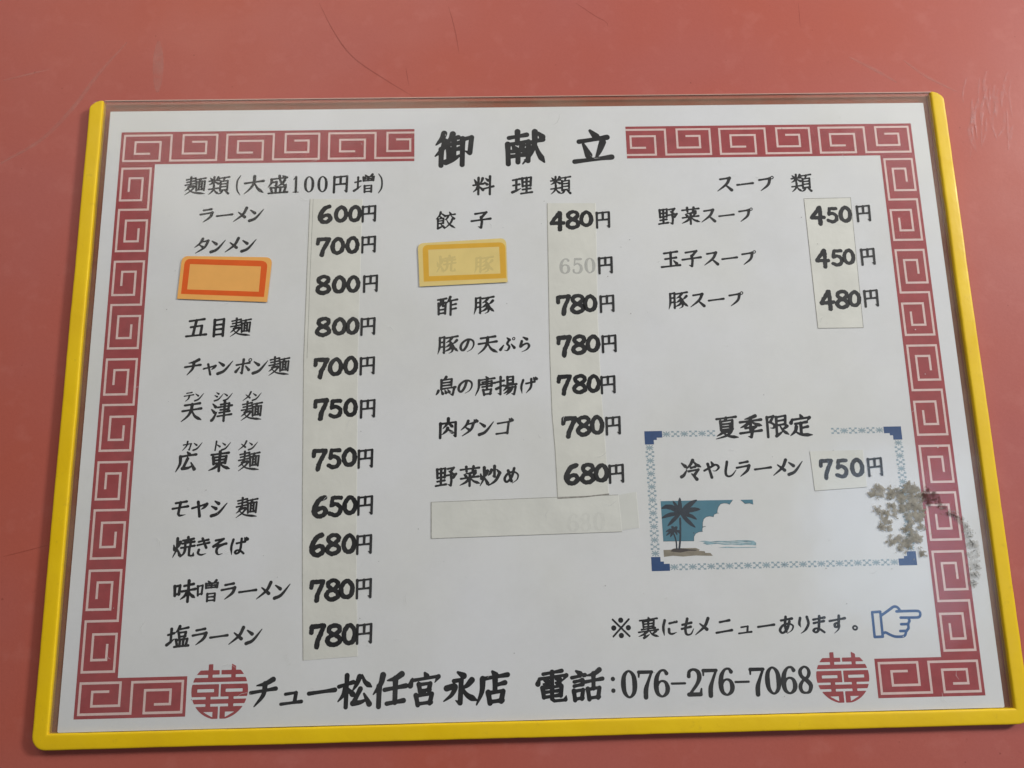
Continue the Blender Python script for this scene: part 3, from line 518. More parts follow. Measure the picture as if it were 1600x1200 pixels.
m_ink = simple('black_print', (0.022, 0.022, 0.024), 0.55, 0.25, 400, 0.2)
m_marker = simple('black_felt_pen', (0.016, 0.016, 0.018), 0.5, 0.4, 250, 0.25)
m_red = simple('dark_red_print', (0.34, 0.064, 0.07), 0.6, 0.10, 250, 0.2)
m_redline = simple('pale_pink_print', (0.70, 0.53, 0.50), 0.6, 0.05, 400, 0.2)
m_navy = simple('navy_print', (0.035, 0.078, 0.20), 0.6, 0.08, 400, 0.2)
m_lace = simple('grey_blue_print', (0.30, 0.385, 0.43), 0.6, 0.12, 900, 0.2)
m_hand = simple('blue_line_print', (0.05, 0.115, 0.27), 0.6, 0.08, 400, 0.2)
m_sky = simple('teal_sky_print', (0.085, 0.215, 0.285), 0.6, 0.05, 300, 0.2)
m_sea = simple('pale_sea_print', (0.25, 0.38, 0.43), 0.6, 0.25, 500, 0.2)
m_foam = simple('white_foam_print', (0.55, 0.62, 0.64), 0.6, 0.1, 500, 0.2)
m_sand = simple('sand_print', (0.265, 0.235, 0.185), 0.6, 0.12, 500, 0.2)
m_mound = simple('dark_brown_print', (0.075, 0.062, 0.058), 0.6, 0.12, 500, 0.2)
m_palm = simple('dark_palm_print', (0.035, 0.045, 0.062), 0.6, 0.15, 500, 0.2)
m_strip = simple('cream_correction_tape', (0.682, 0.680, 0.630), 0.5, 0.05, 70, 0.3, 0.5, 260)
m_strip2 = simple('grey_correction_tape', (0.675, 0.677, 0.635), 0.5, 0.05, 70, 0.3, 0.5, 260)
m_edge_highlight = simple('painted_edge_highlight', (0.80, 0.80, 0.76), 0.5, 0.04)  # painted highlight: pale line where the tape edge catches light
m_edge_line = simple('dark_edge_line', (0.27, 0.26, 0.235), 0.8, 0.35, 900)  # grey-brown lines drawn along the strip edges
m_ghost = veil('faded_print_under_tape', (0.30, 0.31, 0.32), 0.30)
m_ghost2 = veil('very_faded_print_under_tape', (0.30, 0.31, 0.30), 0.038)
m_tape = veil('clear_tape', (0.66, 0.65, 0.58), 0.45)
m_orange = simple('pale_orange_sticker', (0.80, 0.40, 0.105), 0.55, 0.04, 120, 0.25, 0.1)
m_orange_frame = simple('orange_red_sticker_frame', (0.70, 0.105, 0.012), 0.5, 0.05, 200, 0.25)
m_sedge = simple('pale_sticker_paper_edge', (0.80, 0.66, 0.52), 0.7, 0.05)
m_yellow_s = simple('pale_yellow_sticker', (0.70, 0.545, 0.205), 0.55, 0.05, 90, 0.25)
m_yellow_frame = simple('mustard_sticker_frame', (0.66, 0.37, 0.04), 0.55, 0.05, 120, 0.25)
m_cover = veil('print_showing_through', (0.36, 0.37, 0.24), 0.12)
m_binding, nt = new_mat('worn_yellow_vinyl')
p = N(nt, 'ShaderNodeBsdfPrincipled', Roughness=0.5); p.inputs['Specular IOR Level'].default_value = 0.3
co = coords(nt)
c = mixc(nt, ramp(nt, noise_n(nt, co, 45, 4), 0.3, 0.7), (0.83, 0.56, 0.006, 1), (0.76, 0.49, 0.006, 1))
c = mixc(nt, ramp(nt, noise_n(nt, co, 260, 5, 0.7), 0.60, 0.74, 0.0, 0.30), c, (0.42, 0.26, 0.02, 1))
c = mixc(nt, ramp(nt, noise_n(nt, co, 900, 3, 0.7), 0.70, 0.80, 0.0, 0.5), c, (0.22, 0.14, 0.03, 1))
nt.links.new(c, p.inputs['Base Color'])
nt.links.new(ramp(nt, noise_n(nt, co, 80, 4), 0.3, 0.7, 0.38, 0.62), p.inputs['Roughness'])
bb = N(nt, 'ShaderNodeBump', Strength=0.25, Distance=0.0003); nt.links.new(noise_n(nt, co, 350, 4), bb.inputs['Height']); nt.links.new(bb.outputs[0], p.inputs['Normal'])
out(nt, p.outputs[0])
def residue(name, c1, c2, lo, hi, scale, t0, t1):
    m, nt = new_mat(name)
    d = N(nt, 'ShaderNodeBsdfDiffuse'); t = N(nt, 'ShaderNodeBsdfTransparent'); mx = N(nt, 'ShaderNodeMixShader')
    co = coords(nt)
    c = mixc(nt, ramp(nt, noise_n(nt, co, scale * 0.8, 5, 0.65), 0.32, 0.68), c1, c2)
    c = mixc(nt, ramp(nt, noise_n(nt, co, scale * 2.2, 3, 0.6), 0.56, 0.72, 0.0, 0.75), c, tuple(v * 0.35 for v in c1[:3]) + (1,))
    nt.links.new(c, d.inputs['Color'])
    nt.links.new(ramp(nt, noise_n(nt, co, scale, 6, 0.7), t0, t1, lo, hi), mx.inputs[0])
    nt.links.new(t.outputs[0], mx.inputs[1]); nt.links.new(d.outputs[0], mx.inputs[2]); out(nt, mx.outputs[0]); return m
m_stain = residue('grey_brown_residue', (0.20, 0.18, 0.14, 1), (0.46, 0.43, 0.36, 1), 0.25, 0.84, 420, 0.30, 0.60)
m_stain_soft = residue('thin_edge_residue', (0.22, 0.20, 0.16, 1), (0.42, 0.39, 0.33, 1), 0.0, 0.55, 500, 0.36, 0.62)
m_stain_red = residue('thin_dark_residue', (0.055, 0.03, 0.025, 1), (0.12, 0.06, 0.05, 1), 0.1, 0.75, 600, 0.36, 0.6)
m_stain_trail = residue('thin_grey_residue', (0.24, 0.22, 0.18, 1), (0.42, 0.40, 0.35, 1), 0.0, 0.62, 420, 0.34, 0.66)
m_speck = simple('black_speck', (0.03, 0.028, 0.025), 0.8, 0.3)
m_scr_l = veil('pale_scratch', (0.62, 0.30, 0.25), 0.36, 0.4, (150, 0.3, 0.7, 0.06))
m_scr_d = veil('dark_scratch', (0.22, 0.04, 0.025), 0.24, 0.5, (220, 0.3, 0.5, 0.2))
m_smear = veil('dried_wiped_smear', (0.72, 0.40, 0.37), 0.30, 0.3, (420, 0.34, 0.70, 0.0))

def film(name, tint, haze_col, haze, rough, ior):
    m, nt = new_mat(name)
    t = N(nt, 'ShaderNodeBsdfTransparent', Color=tint)
    g = N(nt, 'ShaderNodeBsdfGlossy', Roughness=rough)
    d = N(nt, 'ShaderNodeBsdfDiffuse', Color=haze_col)
    m1 = N(nt, 'ShaderNodeMixShader'); m1.inputs[0].default_value = haze
    nt.links.new(t.outputs[0], m1.inputs[1]); nt.links.new(d.outputs[0], m1.inputs[2])
    # Schlick reflectance, the same from both faces of the thin sheet
    lw = N(nt, 'ShaderNodeLayerWeight', Blend=0.5); pw = N(nt, 'ShaderNodeMath', operation='POWER'); pw.inputs[1].default_value = 5.0
    nt.links.new(lw.outputs['Facing'], pw.inputs[0])
    f0 = ((ior - 1) / (ior + 1)) ** 2
    fr = N(nt, 'ShaderNodeMath', operation='MULTIPLY_ADD'); fr.inputs[1].default_value = 1 - f0; fr.inputs[2].default_value = f0
    nt.links.new(pw.outputs[0], fr.inputs[0])
    co = coords(nt)
    nt.links.new(ramp(nt, noise_n(nt, co, 26, 7, 0.62), 0.40, 0.72, haze * 0.5, haze * (4.0 if haze < 0.1 else 1.25)), m1.inputs[0])
    b = N(nt, 'ShaderNodeBump', Strength=0.3, Distance=0.001); nt.links.new(noise_n(nt, co, 28, 3), b.inputs['Height'])
    nt.links.new(b.outputs[0], g.inputs['Normal'])
    m2 = N(nt, 'ShaderNodeMixShader'); nt.links.new(fr.outputs[0], m2.inputs[0])
    nt.links.new(m1.outputs[0], m2.inputs[1]); nt.links.new(g.outputs[0], m2.inputs[2])
    out(nt, m2.outputs[0]); return m
m_film = film('clear_vinyl_front', (0.985, 0.985, 0.975, 1), (0.5, 0.5, 0.47, 1), 0.02, 0.14, 1.30)
m_back = film('clear_vinyl_back', (0.86, 0.83, 0.76, 1), (0.42, 0.29, 0.19, 1), 0.38, 0.35, 1.15)
m_rim = simple('vinyl_cut_edge', (0.50, 0.30, 0.24), 0.35, 0.05, 200, 0.5)

# ------------------------------------------------------------------ helpers for things
def empty(name, label, cat, loc=(0, 0, 0)):
    o = bpy.data.objects.new(name, None); scene.collection.objects.link(o)
    o.empty_display_size = 0.01; o.location = loc
    o['label'] = label; o['category'] = cat
    return o
ZT = -1.6                                   # the table surface, in mm below the sheet

# ------------------------------------------------------------------ table
t = Sheet(); t.slab([(-700, -420), (700, -420), (700, 480), (-700, 480)], ZT - 28, ZT)
table = t.build('tabletop', m_table); table['kind'] = 'structure'
random.seed(4)
def scratch(pts, w0):
    p, tt = dense(np.array(pts), True)
    L = []; R = []
    g = np.gradient(p, axis=0); g /= np.maximum(np.linalg.norm(g, axis=1)[:, None], 1e-9)
    nrm = np.stack([-g[:, 1], g[:, 0]], 1)
    w = w0 * np.sin(np.clip(tt, 0.02, 0.98) * math.pi) ** 0.5
    return [tuple(a) for a in np.vstack([p + nrm * w[:, None] / 2, (p - nrm * w[:, None] / 2)[::-1]])]
s1 = Sheet()
for pts, w in zip(G['scr_light'], (1.5, 0.7, 4.0, 1.2, 1.0)): s1.poly(scratch(pts, w), ZT + 0.02 + 0.004 * len(s1.f))
s1.build('pale_scratch', m_scr_l, table)
s2 = Sheet()
for pts, w in zip(G['scr_dark'], (0.5, 0.35, 0.35, 0.25, 0.3, 0.25)): s2.poly(scratch(pts, w), ZT + 0.05 + 0.004 * len(s2.f))
for i in range(46):
    x, y = random.uniform(-190, 190), random.choice([random.uniform(116, 150), random.uniform(-135, -112)])
    if i % 3 == 0: x, y = random.choice([random.uniform(-205, -162), random.uniform(162, 200)]), random.uniform(-110, 150)
    r = random.uniform(0.12, 0.34); k = random.uniform(0, 3)
    s2.poly([(x + r * (1 + 0.4 * math.sin(3 * a + k)) * math.cos(a), y + r * math.sin(a)) for a in np.linspace(0, 2 * math.pi, 9)[:-1]], ZT + 0.09)
s2.build('dark_scratch', m_scr_d, table)
s3 = Sheet()
for i in range(26):                          # the dried wipe marks beside the upper right corner
    x = 177.1 + random.uniform(-9, 9); y = 104.7 + random.uniform(-8, 17)
    q = [(x, y), (x - 1.5 + random.uniform(-1, 1), y - 6), (x - 2 + random.uniform(-2, 1), y - random.uniform(9, 17))]
    s3.poly(scratch(q, random.uniform(0.5, 1.3)), ZT + 0.12 + 0.004 * i)
s3.build('wiped_smear', m_smear, table)

# ------------------------------------------------------------------ the vinyl menu holder
holder = empty('menu_holder', 'clear vinyl menu holder with yellow bound edges lying on the red table', 'menu holder', (0, 0, ZT * MM))
def under(o, par=holder):
    o.matrix_parent_inverse = par.matrix_world.inverted() if par.type != 'EMPTY' else Matrix.Translation(-par.location)
    return o
XL, XR, YB, YT = -155.6, 156.9, -107.9, 111.4
def roundrect(xl, xr, yb, yt, rbl, rbr, rtr, rtl, n=8):
    pts = []
    for cx, cy, r, a0 in ((xl + rbl, yb + rbl, rbl, 180), (xr - rbr, yb + rbr, rbr, 270), (xr - rtr, yt - rtr, rtr, 0), (xl + rtl, yt - rtl, rtl, 90)):
        for k in range(n + 1):
            a = math.radians(a0 + 90 * k / n); pts.append((cx + r * math.cos(a), cy + r * math.sin(a)))
    return pts
cov = roundrect(XL + 1, XR - 1, YB + 1, YT, 3, 3, 1.2, 1.2)
f = Sheet(); f.poly(cov, 0.30); under(f.build('clear_cover', m_film, holder))
f = Sheet(); f.poly([(x, y + (0.55 if y > 0 else 0)) for x, y in cov], -0.32); under(f.build('back_cover', m_back, holder))
f = Sheet(); f.slab([(-150.4, YT - 0.02), (152.6, YT - 0.02), (152.6, YT + 0.30), (-150.4, YT + 0.30)], -0.35, 0.34); under(f.build('open_edge', m_rim, holder))
# yellow binding: one continuous welded strip with a rounded section, down the left side, along the bottom and up the right
path = []; BW = 4.75
def arc(cx, cy, r, a0, a1, n=10):
    return [(cx + r * math.cos(math.radians(a0 + (a1 - a0) * k / n)), cy + r * math.sin(math.radians(a0 + (a1 - a0) * k / n))) for k in range(n + 1)]
def rail(off, r):
    xl, xr, yb = XL + off, XR - off, YB + off
    r = max(r - off, 0.02)
    side = [(xl, y) for y in np.concatenate([np.linspace(YT - 0.1, YT - 6, 26)[:-1], np.linspace(YT - 6, yb + r, 60)])]
    return side[:-1] + arc(xl + r, yb + r, r, 180, 270) + [(x, yb) for x in np.linspace(xl + r, xr - r, 80)][1:-1] + arc(xr - r, yb + r, r, 270, 360) + [(xr, y) for y in np.concatenate([np.linspace(yb + r, YT - 6, 60), np.linspace(YT - 6, YT - 0.1, 26)[1:]])][1:]
prof = [(0.30, -1.58), (0.04, -1.3), (0.0, 0.1), (0.04, 0.62), (0.18, 0.80), (0.42, 0.88), (0.9, 0.905), (2.4, 0.91), (3.9, 0.90), (4.35, 0.87), (4.62, 0.78), (4.75, 0.60), (4.75, 0.1), (4.75, -1.57)]
rails = []
for o_, z in prof:
    rr = rail(o_, 4.4); w_ = []
    for k, (x, y) in enumerate(rr):
        j = 0.16 * noise.noise((x * 0.03, y * 0.03, 3.1)) + 0.07 * noise.noise((x * 0.4, y * 0.4, 7.7))
        # rounded free ends at the top
        e = max(0.0, (y - (YT - 5.2)) / 4.8); e = min(e, 1.0)
        yy = y - (2.6 * (1 - math.sqrt(max(0, 1 - (1 - o_ / BW) ** 2)))) * e * 1.6
        w_.append((x + (j if x < 0 else -j), yy + j, z))
    rails.append(w_)
bd = Sheet(); n = len(rails[0])
bd.v = [(x * MM, y * MM, z * MM) for rr in rails for x, y, z in rr]
for a in range(len(prof) - 1):
    for k in range(n - 1):
        bd.f.append((a * n + k, (a + 1) * n + k, (a + 1) * n + k + 1, a * n + k + 1)); bd.m.append(0)
for k in (0, n - 1): bd.f.append(tuple(a * n + k for a in range(len(prof)))); bd.m.append(0)
bind = under(bd.build('yellow_binding', m_binding, holder, True))
# dried residue over the lower right of the cover
def stain(name, L, z, mat, rough, seed, par):
    s = Sheet(); s.balls(np.array(L), z, 0.22, 0, rough, seed); return under(s.build(name, mat, par))
st = stain('dried_stain', [(x, y, r * 0.86) for x, y, r in G['stain']], 0.362, m_stain, 1.5, 3.3, holder)
stain('dried_stain', [(x, y, r * 1.05) for x, y, r in G['stain']], 0.352, m_stain_soft, 1.5, 3.3, holder)
stain('dried_stain', G['stain2'], 0.365, m_stain_red, 1.1, 8.1, holder)
stain('dried_stain', G['stain3'], 0.37, m_stain_trail, 1.6, 5.2, holder)
sp = Sheet(); random.seed(11)
for x, y, r in G['stain3'] * 3 + G['stain2']:
    for k in range(3):
        a, q = random.uniform(0, 6.28), random.uniform(0.1, 0.42)
        px, py = x + random.gauss(0, r * 0.45), y + random.gauss(0, r * 0.45); ll = random.choice([0.2, 0.3, 0.9])
        sp.poly([(px + ll * math.cos(a), py + ll * math.sin(a)), (px - q * 0.3 * math.sin(a), py + q * 0.3 * math.cos(a)), (px - ll * math.cos(a), py - ll * math.sin(a)), (px + q * 0.3 * math.sin(a), py - q * 0.3 * math.cos(a))], 0.39 + 0.0008 * len(sp.f))
under(sp.build('dried_stain', m_speck, holder))
# fine dust, nicks and hairline scuffs on the cover
du = Sheet(); random.seed(21)
for i in range(130):
    x, y = random.uniform(-146, 147), random.uniform(-100, 105); r = random.uniform(0.08, 0.22)
    du.poly([(x + r * math.cos(a) * random.uniform(0.6, 1.4), y + r * math.sin(a)) for a in np.linspace(0, 2 * math.pi, 7)[:-1]], 0.325, 0 if random.random() < 0.62 else 1)
for i in range(46):
    x, y, a, l = random.uniform(-140, 140), random.uniform(-98, 103), random.uniform(0, 6.28), random.uniform(1.2, 5)
    du.poly(scratch([(x, y), (x + l * 0.5 * math.cos(a), y + l * 0.5 * math.sin(a)), (x + l * math.cos(a + 0.4), y + l * math.sin(a + 0.4))], 0.14), 0.335 + 0.0002 * i, 2 if i % 3 else 1)
m_dust = veil('pale_dust', (0.72, 0.72, 0.70), 0.8); m_dustd = veil('dark_dust', (0.22, 0.21, 0.19), 0.45); m_scuff = veil('pale_scuff', (0.82, 0.82, 0.80), 0.5)
du_o = under(du.build('dust', [m_dustd, m_dust, m_scuff], holder)); du_o['kind'] = 'stuff'

# ------------------------------------------------------------------ the printed sheet
sheet = empty('menu_sheet', 'white printed menu page with red key-pattern border and handwritten prices inside the yellow-edged holder', 'menu sheet', (0, 0, -0.15 * MM))
def on_sheet(o): o.matrix_parent_inverse = Matrix.Translation(-sheet.location); return o
pp = Sheet(); pp.slab(roundrect(-148.3, 149.3, -102.95, 107.4, 0.5, 0.5, 0.3, 0.3), -0.15, 0.0)
on_sheet(pp.build('paper', m_paper, sheet))
ZI = 0.02
# key-pattern border, left and right halves
UNIT = [(.285, .72), (.12, .72), (.12, .26), (.39, .26), (.39, 1), (0, 1), (0, 0), (.505, 0), (.505, 1), (1, 1), (1, 0), (.635, 0), (.635, .73), (.885, .73), (.885, .27), (.73, .27)]
BX, BY, BT, IN = 143.65, 99.2, 12.75, 1.35
def horiz(s, x0, w, y0, y1, clip, flip=False):
    pts = [(x0 + u * w, (y0 + (y1 - y0) * v) if not flip else (y1 - (y1 - y0) * v)) for u, v in UNIT]
    run = [pts[0]]
    segs = []
    for a, b in zip(pts, pts[1:]):
        if clip is not None and not flip:
            inside = lambda q: (q[0] <= clip) if clip < 0 else (q[0] >= clip)
            if not inside(a) and not inside(b):
                if len(run) > 1: segs.append(run)
                run = [b]; continue
            if inside(a) and not inside(b):
                run.append((clip, a[1])); segs.append(run); run = [b]; continue
            if not inside(a) and inside(b):
                run = [(clip, b[1]), b]; continue
        run.append(b)
    if len(run) > 1: segs.append(run)
    for r_ in segs: s.line(r_, 0.74, ZI + 0.012, 1)
def vert(s, sgn, ytop, L, xo, xi):
    s.line([(sgn * (xo + (xi - xo) * (1 - v)), ytop - u * L) for u, v in UNIT], 0.74, ZI + 0.012, 1)
for sgn in (-1, 1):
    s = Sheet()
    X = lambda a: sgn * a
    o1 = [(X(BX), BY), (X(38.4), BY), (X(38.4), BY - BT + 0.2), (X(BX - BT), BY - BT + 0.2), (X(BX - BT), -BY + BT - 0.8), (X(109.2), -BY + BT - 0.8), (X(109.2), -BY), (X(BX), -BY)]
    s.poly(o1 if sgn < 0 else o1[::-1], ZI, 0)
    # concave outline: split in three rectangles instead
    s.v, s.f, s.m = [], [], []
    def rect(x0, x1, y0, y1):
        x0, x1 = sorted((X(x0), X(x1))); s.poly([(x0, y0), (x1, y0), (x1, y1), (x0, y1)], ZI, 0)
    rect(38.4, BX, BY - BT + 0.2, BY); rect(BX - BT, BX, -BY + BT - 0.8, BY - BT + 0.2); rect(109.2, BX, -BY, -BY + BT - 0.8)
    yT, yt = BY - 11.2, BY - IN
    for k in range(3):
        w, pit = 33.0, 36.6
        x0 = -BX + IN + k * pit if sgn < 0 else BX - IN - w - k * pit
        horiz(s, x0, w, yt, yT, sgn * 38.4 if k == 2 else None)
    for k in range(5): vert(s, sgn, 85.1 - k * 34.85, 31.0, BX - IN, BX - 11.4)
    x0 = -BX + IN if sgn < 0 else BX - IN - 31.8
    horiz(s, x0, 31.8, -BY + BT - 2.2, -BY + IN, None, True)
    on_sheet(s.build('key_pattern_border', [m_red, m_redline], sheet))

KANA = 'ラーメンタチポテシカトモヤスプダゴニきそばのぷらげめやしにもありますぷ'
SMALL = 'ャュ'
GL['ャ'] = GL['ヤ']
def put(s, ch, x, y, em, z, big=1.0, mat=0):
    st_n = len(expand(GL[ch])) if ch in GL else 4
    if ch in '0126785':
        s.char(SER, ch, x, y, em * 0.62, em * 0.84, 0, z, 0.12, mat, grow=1.55 if em > 9 else 1.35); return
    if ch == '-': s.char(GL, ch, x, y, em * 0.46, em * 0.8, 9, z, 0.14, mat, grow=1.3); return
    if ch == ':': s.char(GL, ch, x, y, em * 0.55, em * 0.8, 9, z, 0.12, mat, grow=1.25); return
    if ch in '()': s.char(GL, ch, x, y, em * 0.5, em * 0.95, 9, z, 0.12, mat, grow=1.35); return
    if ch == '※': s.char(GL, ch, x, y, em * 0.92, em * 0.92, 9, z, 0.12, mat, grow=1.6); return
    if ch == '。': s.char(GL, ch, x + em * 0.12, y + em * 0.02, em * 0.68, em * 0.58, 8, z, 0.1, mat, grow=1.5); return
    if ch in SMALL: s.char(GL, ch, x, y - em * 0.10, em * 0.60, em * (0.56 if ch == 'ャ' else 0.50), 20 if em > 9 else 18, z, 0.12, mat, slant=0.06, rise=0.05); return
    if ch == 'ー': s.char(GL, ch, x, y, em * 0.74, em * 0.70, 19.0 if em > 9 else 17.0, z, 0.12, mat); return
    if ch in KANA:
        s.char(GL, ch, x, y, em * 0.70, em * 0.73, 17.5 if st_n < 4 else 16.0, z, 0.12, mat, slant=0.12, rise=0.05); return
    W = (14.5 if st_n < 9 else 12.8 if st_n < 14 else 10.8) * big
    wd, ht = (0.77, 0.86) if ch in '円' else (0.92, 0.88)
    s.char(GL, ch, x, y, em * wd, em * ht, W, z, 0.13, mat, slant=0.03, rise=0.0 if ch == '円' else 0.045)
last = None
for kind, txt, pos, em in TEXT:
    s = Sheet()
    for ch, (x, y) in zip(txt, pos):
        put(s, ch, x, y, em, ZI, 1.12 if kind in ('title_lettering', 'shop_name', 'phone_number') else 1.0)
    on_sheet(s.build(kind, m_ink, sheet))

# ------------------------------------------------------------------ price strips, handwritten prices, printed yen characters
strips = []
for i, key in enumerate(('strip0', 'strip1', 'strip2', 'strip3')):
    s = Sheet(); pts = G[key]; z0, z1 = 0.03, 0.075
    s.slab(pts, z0, z1, 0)
    if i < 2:
        right = pts[1:7] if i == 0 else pts[1:7]
        left = pts[7:] + [pts[0]]
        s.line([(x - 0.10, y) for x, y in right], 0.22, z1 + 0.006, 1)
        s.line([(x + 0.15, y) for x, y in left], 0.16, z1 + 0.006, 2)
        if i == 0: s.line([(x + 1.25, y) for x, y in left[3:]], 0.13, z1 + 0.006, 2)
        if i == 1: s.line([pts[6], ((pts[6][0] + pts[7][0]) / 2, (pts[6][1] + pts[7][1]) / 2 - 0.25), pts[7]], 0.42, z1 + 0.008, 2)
    elif i == 2:
        s.line([(p_[0], p_[1]) for p_ in pts], 0.17, z1 + 0.006, 2, True)
    else:
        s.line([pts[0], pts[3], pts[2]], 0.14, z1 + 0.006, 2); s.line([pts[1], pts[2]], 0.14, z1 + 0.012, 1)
    strips.append(on_sheet(s.build('price_strip', [m_strip, m_edge_highlight, m_edge_line], sheet)))
random.seed(7)
for i, (si, txt, pos, yen) in enumerate(PRICES):
    s = Sheet()
    for k, (ch, (x, y)) in enumerate(zip(txt, pos)):
        w, h = {'0': (5.15, 6.55), '6': (5.5, 7.4), '7': (5.6, 7.5), '8': (5.5, 7.3), '5': (5.0, 7.0), '4': (5.7, 7.6)}[ch]
        if k == 2: w, h = 5.0, 6.7
        if si >= 2: w, h = w * 0.93, h * 0.95
        s.char(MARK, ch, x, y, w * random.uniform(0.92, 1.0), h * random.uniform(0.96, 1.05), 18, 0.095, 0.13, 0, 0.16, 0.06, random.uniform(-0.03, 0.06), i * 7.3 + k * 3.1, grow=1.34)
    par = strips[si]
    o = s.build('price_number', m_marker, par); on_sheet(o); o.matrix_parent_inverse = Matrix.Identity(4)
    s = Sheet(); s.char(GL, '円', yen[0], yen[1], 5.75, 6.3, 14.0, ZI + 0.075, 0.12, slant=0.02); on_sheet(s.build('yen_character', m_ink, sheet))
# old printing showing faintly through the strips
s = Sheet()
for ch, (x, y) in zip('650', G['ghost650']): s.char(SER, ch, x, y, 4.9, 5.9, 10, 0.09, 0.14, grow=1.5)
o = s.build('faded_price', m_ghost, strips[1])
s = Sheet(); s.char(GL, '円', *G['ghostyen650'][0], 5.75, 6.3, 14.0, ZI + 0.075, 0.12, slant=0.02); on_sheet(s.build('yen_character', m_ink, sheet))
s = Sheet(); pts = G['blank']; s.slab(pts, 0.03, 0.08)
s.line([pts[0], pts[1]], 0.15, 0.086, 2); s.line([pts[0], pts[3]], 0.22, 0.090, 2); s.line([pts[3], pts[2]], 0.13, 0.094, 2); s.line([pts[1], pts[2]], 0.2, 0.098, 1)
blank = on_sheet(s.build('blank_strip', [m_strip2, m_edge_highlight, m_edge_line], sheet))
s = Sheet()
for ch, (x, y) in zip('680', G['ghost680']): s.char(SER, ch, x, y, 4.9, 6.2, 10, 0.102, 0.14, grow=1.6)
s.build('faded_price', m_ghost2, blank)
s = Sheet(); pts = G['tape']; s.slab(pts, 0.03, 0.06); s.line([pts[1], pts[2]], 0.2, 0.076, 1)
on_sheet(s.build('clear_tape_end', [simple('cloudy_tape', (0.65, 0.655, 0.62), 0.5, 0.04, 90), m_edge_highlight], sheet))

# ------------------------------------------------------------------ summer box: lace frame, corner blocks, beach picture
fx0, fx1, fy1, fy0 = 39.25, 126.7, -12.6, -58.45
CWd, CHt, LH, LV = 6.0, 4.5, 2.25, 3.0
s = Sheet()
def ribbon(a, b, w, z): s.line([a, b], w, z)
def star(cx, cy, w, h, z):
    for k, ang in enumerate((0, 45, 90, 135)):
        a = math.radians(ang); dx, dy = math.cos(a) * w / 2, math.sin(a) * h / 2
        if ang % 90: dx *= 1.15; dy *= 1.15
        ribbon((cx - dx, cy - dy), (cx + dx, cy + dy), 0.34, z + 0.004 * k)
def cross(cx, cy, w, h, dw, dh, z):
    for a in (-1, 1):
        for b_ in (-1, 1):
            x, y = cx + a * w / 2, cy + b_ * h / 2
            s.poly([(x - dw / 2, y - dh / 2), (x + dw / 2, y - dh / 2), (x + dw / 2, y + dh / 2), (x - dw / 2, y + dh / 2)], z)
    ribbon((cx - w * 0.28, cy - h * 0.26), (cx + w * 0.28, cy + h * 0.26), 0.34, z + 0.004); ribbon((cx - w * 0.28, cy + h * 0.26), (cx + w * 0.28, cy - h * 0.26), 0.34, z + 0.008)
nh, nv = 12, 8
ph = (fx1 - fx0 - 2 * CWd - 2.9) / nh; pv = (fy1 - fy0 - 2 * CHt - 2.2) / nv
for k in range(nh + 1):
    x = fx0 + CWd + 1.45 + k * ph
    for yc in (fy1 - LH / 2, fy0 + LH / 2):
        top = yc > -30
        if not (top and 3 <= k <= nh - 3): star(x, yc, 2.7, 1.9, ZI)
        if k < nh and not (top and 3 <= k < nh - 3): cross(x + ph / 2, yc, 1.9, 1.5, 0.85, 0.55, ZI)
for k in range(nv + 1):
    y = fy1 - CHt - 1.1 - k * pv
    for xc in (fx0 + LV / 2, fx1 - LV / 2):
        star(xc, y, 2.6, 1.9, ZI)
        if k < nv: cross(xc, y - pv / 2, 2.1, 1.45, 0.8, 0.6, ZI)
lace = on_sheet(s.build('lace_frame', m_lace, sheet))
for sx, cx in ((1, fx0), (-1, fx1)):
    for sy, cy in ((-1, fy1), (1, fy0)):
        s = Sheet()
        def R(x0, x1, y0, y1):
            xs = sorted((cx + sx * x0, cx + sx * x1)); ys = sorted((cy + sy * y0, cy + sy * y1))
            s.poly([(xs[0], ys[0]), (xs[1], ys[0]), (xs[1], ys[1]), (xs[0], ys[1])], ZI + 0.002)
        R(0, CWd, 0, LH); R(0, 4.1, LH, 3.0); R(0, 3.05, 3.0, CHt)
        s.build('corner_block', m_navy, lace)
pic = None
s = Sheet(); s.poly(G['sky'][::-1], ZI); s.poly(G['sky2'][::-1], ZI); pic = on_sheet(s.build('beach_picture', m_sky, sheet))
# cloud outline in a darker line
s = Sheet(); s.line(G['sky'][1:30], 0.16, ZI + 0.01); s.line(G['sky2'][2:] + G['sky2'][:1], 0.16, ZI + 0.01); s.build('cloud_outline', simple('dark_outline_print', (0.09, 0.14, 0.17), 0.6), pic)
s = Sheet(); s.poly(G['sea'][::-1], ZI); s.poly(G['sea2'][::-1], ZI); s.poly(G['foam'][::-1], ZI + 0.008, 1)
random.seed(3)
for k in range(7):
    x = random.uniform(88, 104) * 1.0
    gx0, gx1 = min(p_[0] for p_ in G['sea']), max(p_[0] for p_ in G['sea']); gy0, gy1 = min(p_[1] for p_ in G['sea']), max(p_[1] for p_ in G['sea'])
    x = random.uniform(gx0 + 4, gx1 - 5); y = random.uniform(gy0 + 0.4, gy1 - 0.4)
    s.poly(scratch([(x, y), (x + 2.2, y + random.uniform(-0.2, 0.2)), (x + random.uniform(3.5, 4.8), y)], 0.22), ZI + 0.012 + 0.002 * k, 1)
s.build('sea', [m_sea, m_foam], pic)
s = Sheet(); s.poly(G['sand'][::-1], ZI + 0.004, 0); s.poly(G['mound'][::-1], ZI + 0.012, 1); s.build('sand', [m_sand, m_mound], pic)
s = Sheet(); B = []
